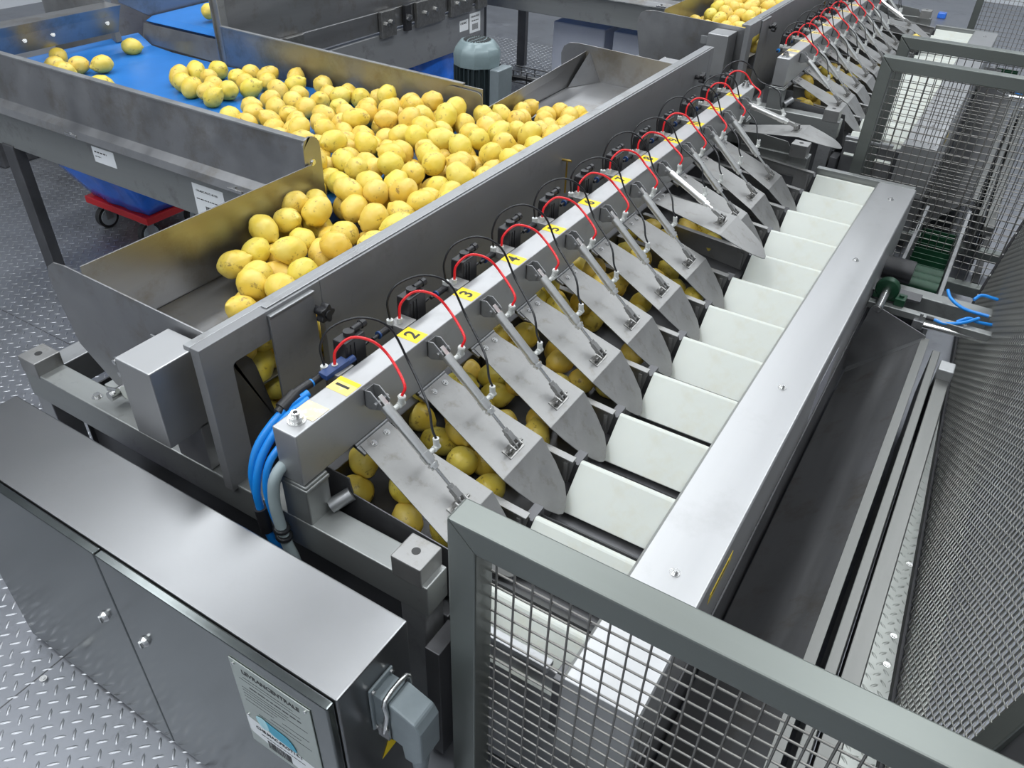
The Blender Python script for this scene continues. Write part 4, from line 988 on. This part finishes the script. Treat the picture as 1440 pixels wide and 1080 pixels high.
def lerp(x, pts):
    xs = [p[0] for p in pts]; ys = [p[1] for p in pts]
    return float(np.interp(x, xs, ys))
def top_h(x, y):
    if x > -1.56:
        return lerp(y, [(.80, .62), (.98, .72), (1.10, .775), (1.35, .815), (1.7, .84), (2.1, .845), (2.3, .825), (2.5, .785), (2.75, .755), (2.86, .725)])
    if x < -2.4: return .805
    return lerp(x, [(-2.4, .808), (-2.1, .815), (-1.9, .838), (-1.56, .855)])
def floor_h(x, y):
    if x > -1.56:
        if y < 1.19 and (x < -1.33 and y < 1.19 - (x + 1.56) * .91 or x >= -1.33 and y < 1.03): return None
        if y > 2.70 and (x < -1.30 and y > 2.70 + (x + 1.52) * .73 or x >= -1.30 and y > 2.86): return None
        return top_h(x, y) - .105
    ymin = lerp(x, [(-2.85, 2.05), (-2.5, 1.95), (-2.42, 2.20), (-2.33, 2.12), (-2.28, 1.60), (-1.56, 1.56)])
    if y < ymin or x < -2.84: return None
    if x < -2.45 and y > lerp(x, [(-2.85, 2.20), (-2.5, 2.34)]): return None
    return .760
A = pack((-1.555, -1.160, .92, 2.90), floor_h, top_h, 400, 3, r=.0362, lim=500)
Bq = pack((-2.84, -1.557, 1.565, 2.325), floor_h, top_h, 300, 11, r=.0362, lim=700, pts=A)
Ln = []
for k in range(10):
    ya = .834 + PITCH * k + .040; yb = ya + PITCH - .080
    fz = lambda x, y: .475 - .125 * (x + 1.0)
    tz = lambda x, y: lerp(x, [(-1.0, .61), (-.90, .59), (-.80, .55), (-.70, .50), (-.60, .455)])
    if k >= 7: tz = lambda x, y: lerp(x, [(-1.0, .56), (-.75, .52), (-.60, .46)])
    if k == 9: continue
    Ln.append((k, pack((-.965, -.625, ya, yb), fz, tz, 10 if k < 7 else 4, 40 + k, r=.0355, lim=60)))
F1 = pack((-1.53, -1.165, 1.00, 2.2), floor_h, top_h, 400, 21, r=.0362, lim=400)
F1[:, 1] += DY2; F1[:, 2] += .01
Fl = []
for k in range(6):
    ya = .834 + PITCH * k + .040; yb = ya + PITCH - .080
    tz = lambda x, y: lerp(x, [(-1.0, .60), (-.90, .58), (-.80, .55), (-.60, .485)])
    q = pack((-.93, -.66, ya, yb), lambda x, y: .475 - .125 * (x + 1.0), tz, 4, 60 + k, r=.0355, lim=60); q[:, 1] += DY2
    Fl.append((k, q))
NL = 'yellow lemon in the heap filling the near steel hopper', 'lemons heaped in the near hopper'
BL = 'yellow lemon crowded on the blue belt at the mouth of the near hopper', 'lemons crowded on the near infeed belt'
FL = 'yellow lemon in the heap filling the far steel hopper', 'lemons heaped in the far hopper'
cand = [(tuple(q), NL) for q in A] + [(tuple(q), BL) for q in Bq] + [(tuple(q), FL) for q in F1]
for k, Q in Ln: cand += [(tuple(q), ('yellow lemon in the steel lane under the flap of label %s' % NUMW[k], 'lemons in lane %s' % NUMW[k])) for q in Q]
for k, Q in Fl: cand += [(tuple(q), ('yellow lemon in the far machine lane, %s from its near end' % ORD(k), 'lemons in far lane %s' % NUMW[k])) for q in Q]
# lemons pressed behind the window and the slot of the near hopper frame
WL = 'yellow lemon showing through the window of the near hopper frame', 'lemons behind the near hopper window'
for i, (y, z) in enumerate([(.835, .81), (.865, .60), (.865, .80), (.93, .80), (1.0, .80), (.835, .74), (.90, .735), (.965, .73), (1.03, .735), (.87, .67), (.935, .665), (1.0, .67), (1.045, .66), (.905, .60), (.97, .60), (1.04, .595)]):
    cand.append(((-1.174 + rnd.uniform(-.004, .004), y, z), WL))
# keep the lemons the camera sees best as objects of their own, the covered ones as one heap
P3 = np.array([c[0] for c in cand]); Cc = np.array([0, 0, 1.75]); Rr = .034
D = P3 - Cc; dist = np.linalg.norm(D, axis=1); U = D / dist[:, None]
vis = []
for i in range(len(P3)):
    a = np.cross(U[i], [0, 0, 1]); a /= np.linalg.norm(a); b = np.cross(a, U[i]); n_ = 0
    for (p, q) in [(0, 0), (.75, 0), (-.75, 0), (0, .75), (0, -.75), (.5, .5), (-.5, .5), (.5, -.5), (-.5, -.5)]:
        T = P3[i] + (a * p + b * q) * Rr; d = T - Cc; L_ = np.linalg.norm(d); d = d / L_
        t = (P3 - Cc) @ d; near_ = (t < L_ - .02) & (np.linalg.norm((P3 - Cc) - t[:, None] * d, axis=1) < Rr)
        n_ += not near_.any()
    vis.append(n_ / 9 / dist[i])
order = np.argsort(-np.array(vis))
keep = set(order[:288].tolist()); rest = []
for i, (q, (lab, grp)) in enumerate(cand):
    if i in keep: lemon(*q, lab, grp, rnd.uniform(1.03, 1.15))
    elif vis[i] > 0 or P3[i][1] < 3.3: rest.append(q)
g = G()
for q in rest:
    me = rnd.choice(LMESH); R3 = Matrix.Rotation(rnd.uniform(0, 6.28), 3, 'Z') @ Matrix.Rotation(rnd.uniform(-.9, .9), 3, 'Y') @ Matrix.Rotation(rnd.uniform(0, 6.28), 3, 'X')
    g._add([R3 @ v.co * 1.06 + Vector(q) for v in me.vertices], [tuple(p.vertices) for p in me.polygons], True)
o = single('lemon_heap', g, LEMM, 'mostly covered yellow lemons lying underneath the visible ones in hoppers and lanes', 'lemons', kind='stuff')
zb = .762 + .036
for (x, y, dz, lab) in [(-3.296, 2.231, 0, 'single lemon lying on the blue belt beside the drop plate'), (-3.36, 1.93, .01, 'lemon at the back left of the small group on the blue belt'), (-3.295, 1.868, 0, 'lemon at the front left of the small group on the blue belt, half hidden'), (-3.225, 1.925, 0, 'lemon in the middle of the small group on the blue belt'), (-3.20, 1.845, 0, 'lemon at the front of the small group, peeping over the rim'), (-3.165, 1.99, 0, 'lemon at the right of the small group on the blue belt'), (-2.94, 1.82, 0, 'lemon alone behind the rim, only its top showing')]:
    lemon(x, y, zb + dz, lab, None, 1.08, (rnd.uniform(0, 6), rnd.uniform(-.2, .2), rnd.uniform(0, 6)))
lemon(-3.10, 2.52, .92, 'single lemon riding on the raised blue belt of the cross conveyor', None, 1.05, (0.3, 0.2, 2.0))
lemon(-.60, 6.05, .52, 'lemon beside the raised flap near the white blocks of the far machine', None, 1.05)
print('LEMONS', len(A), len(Bq), len(F1), len(cand), 'objects', len(bpy.data.objects))
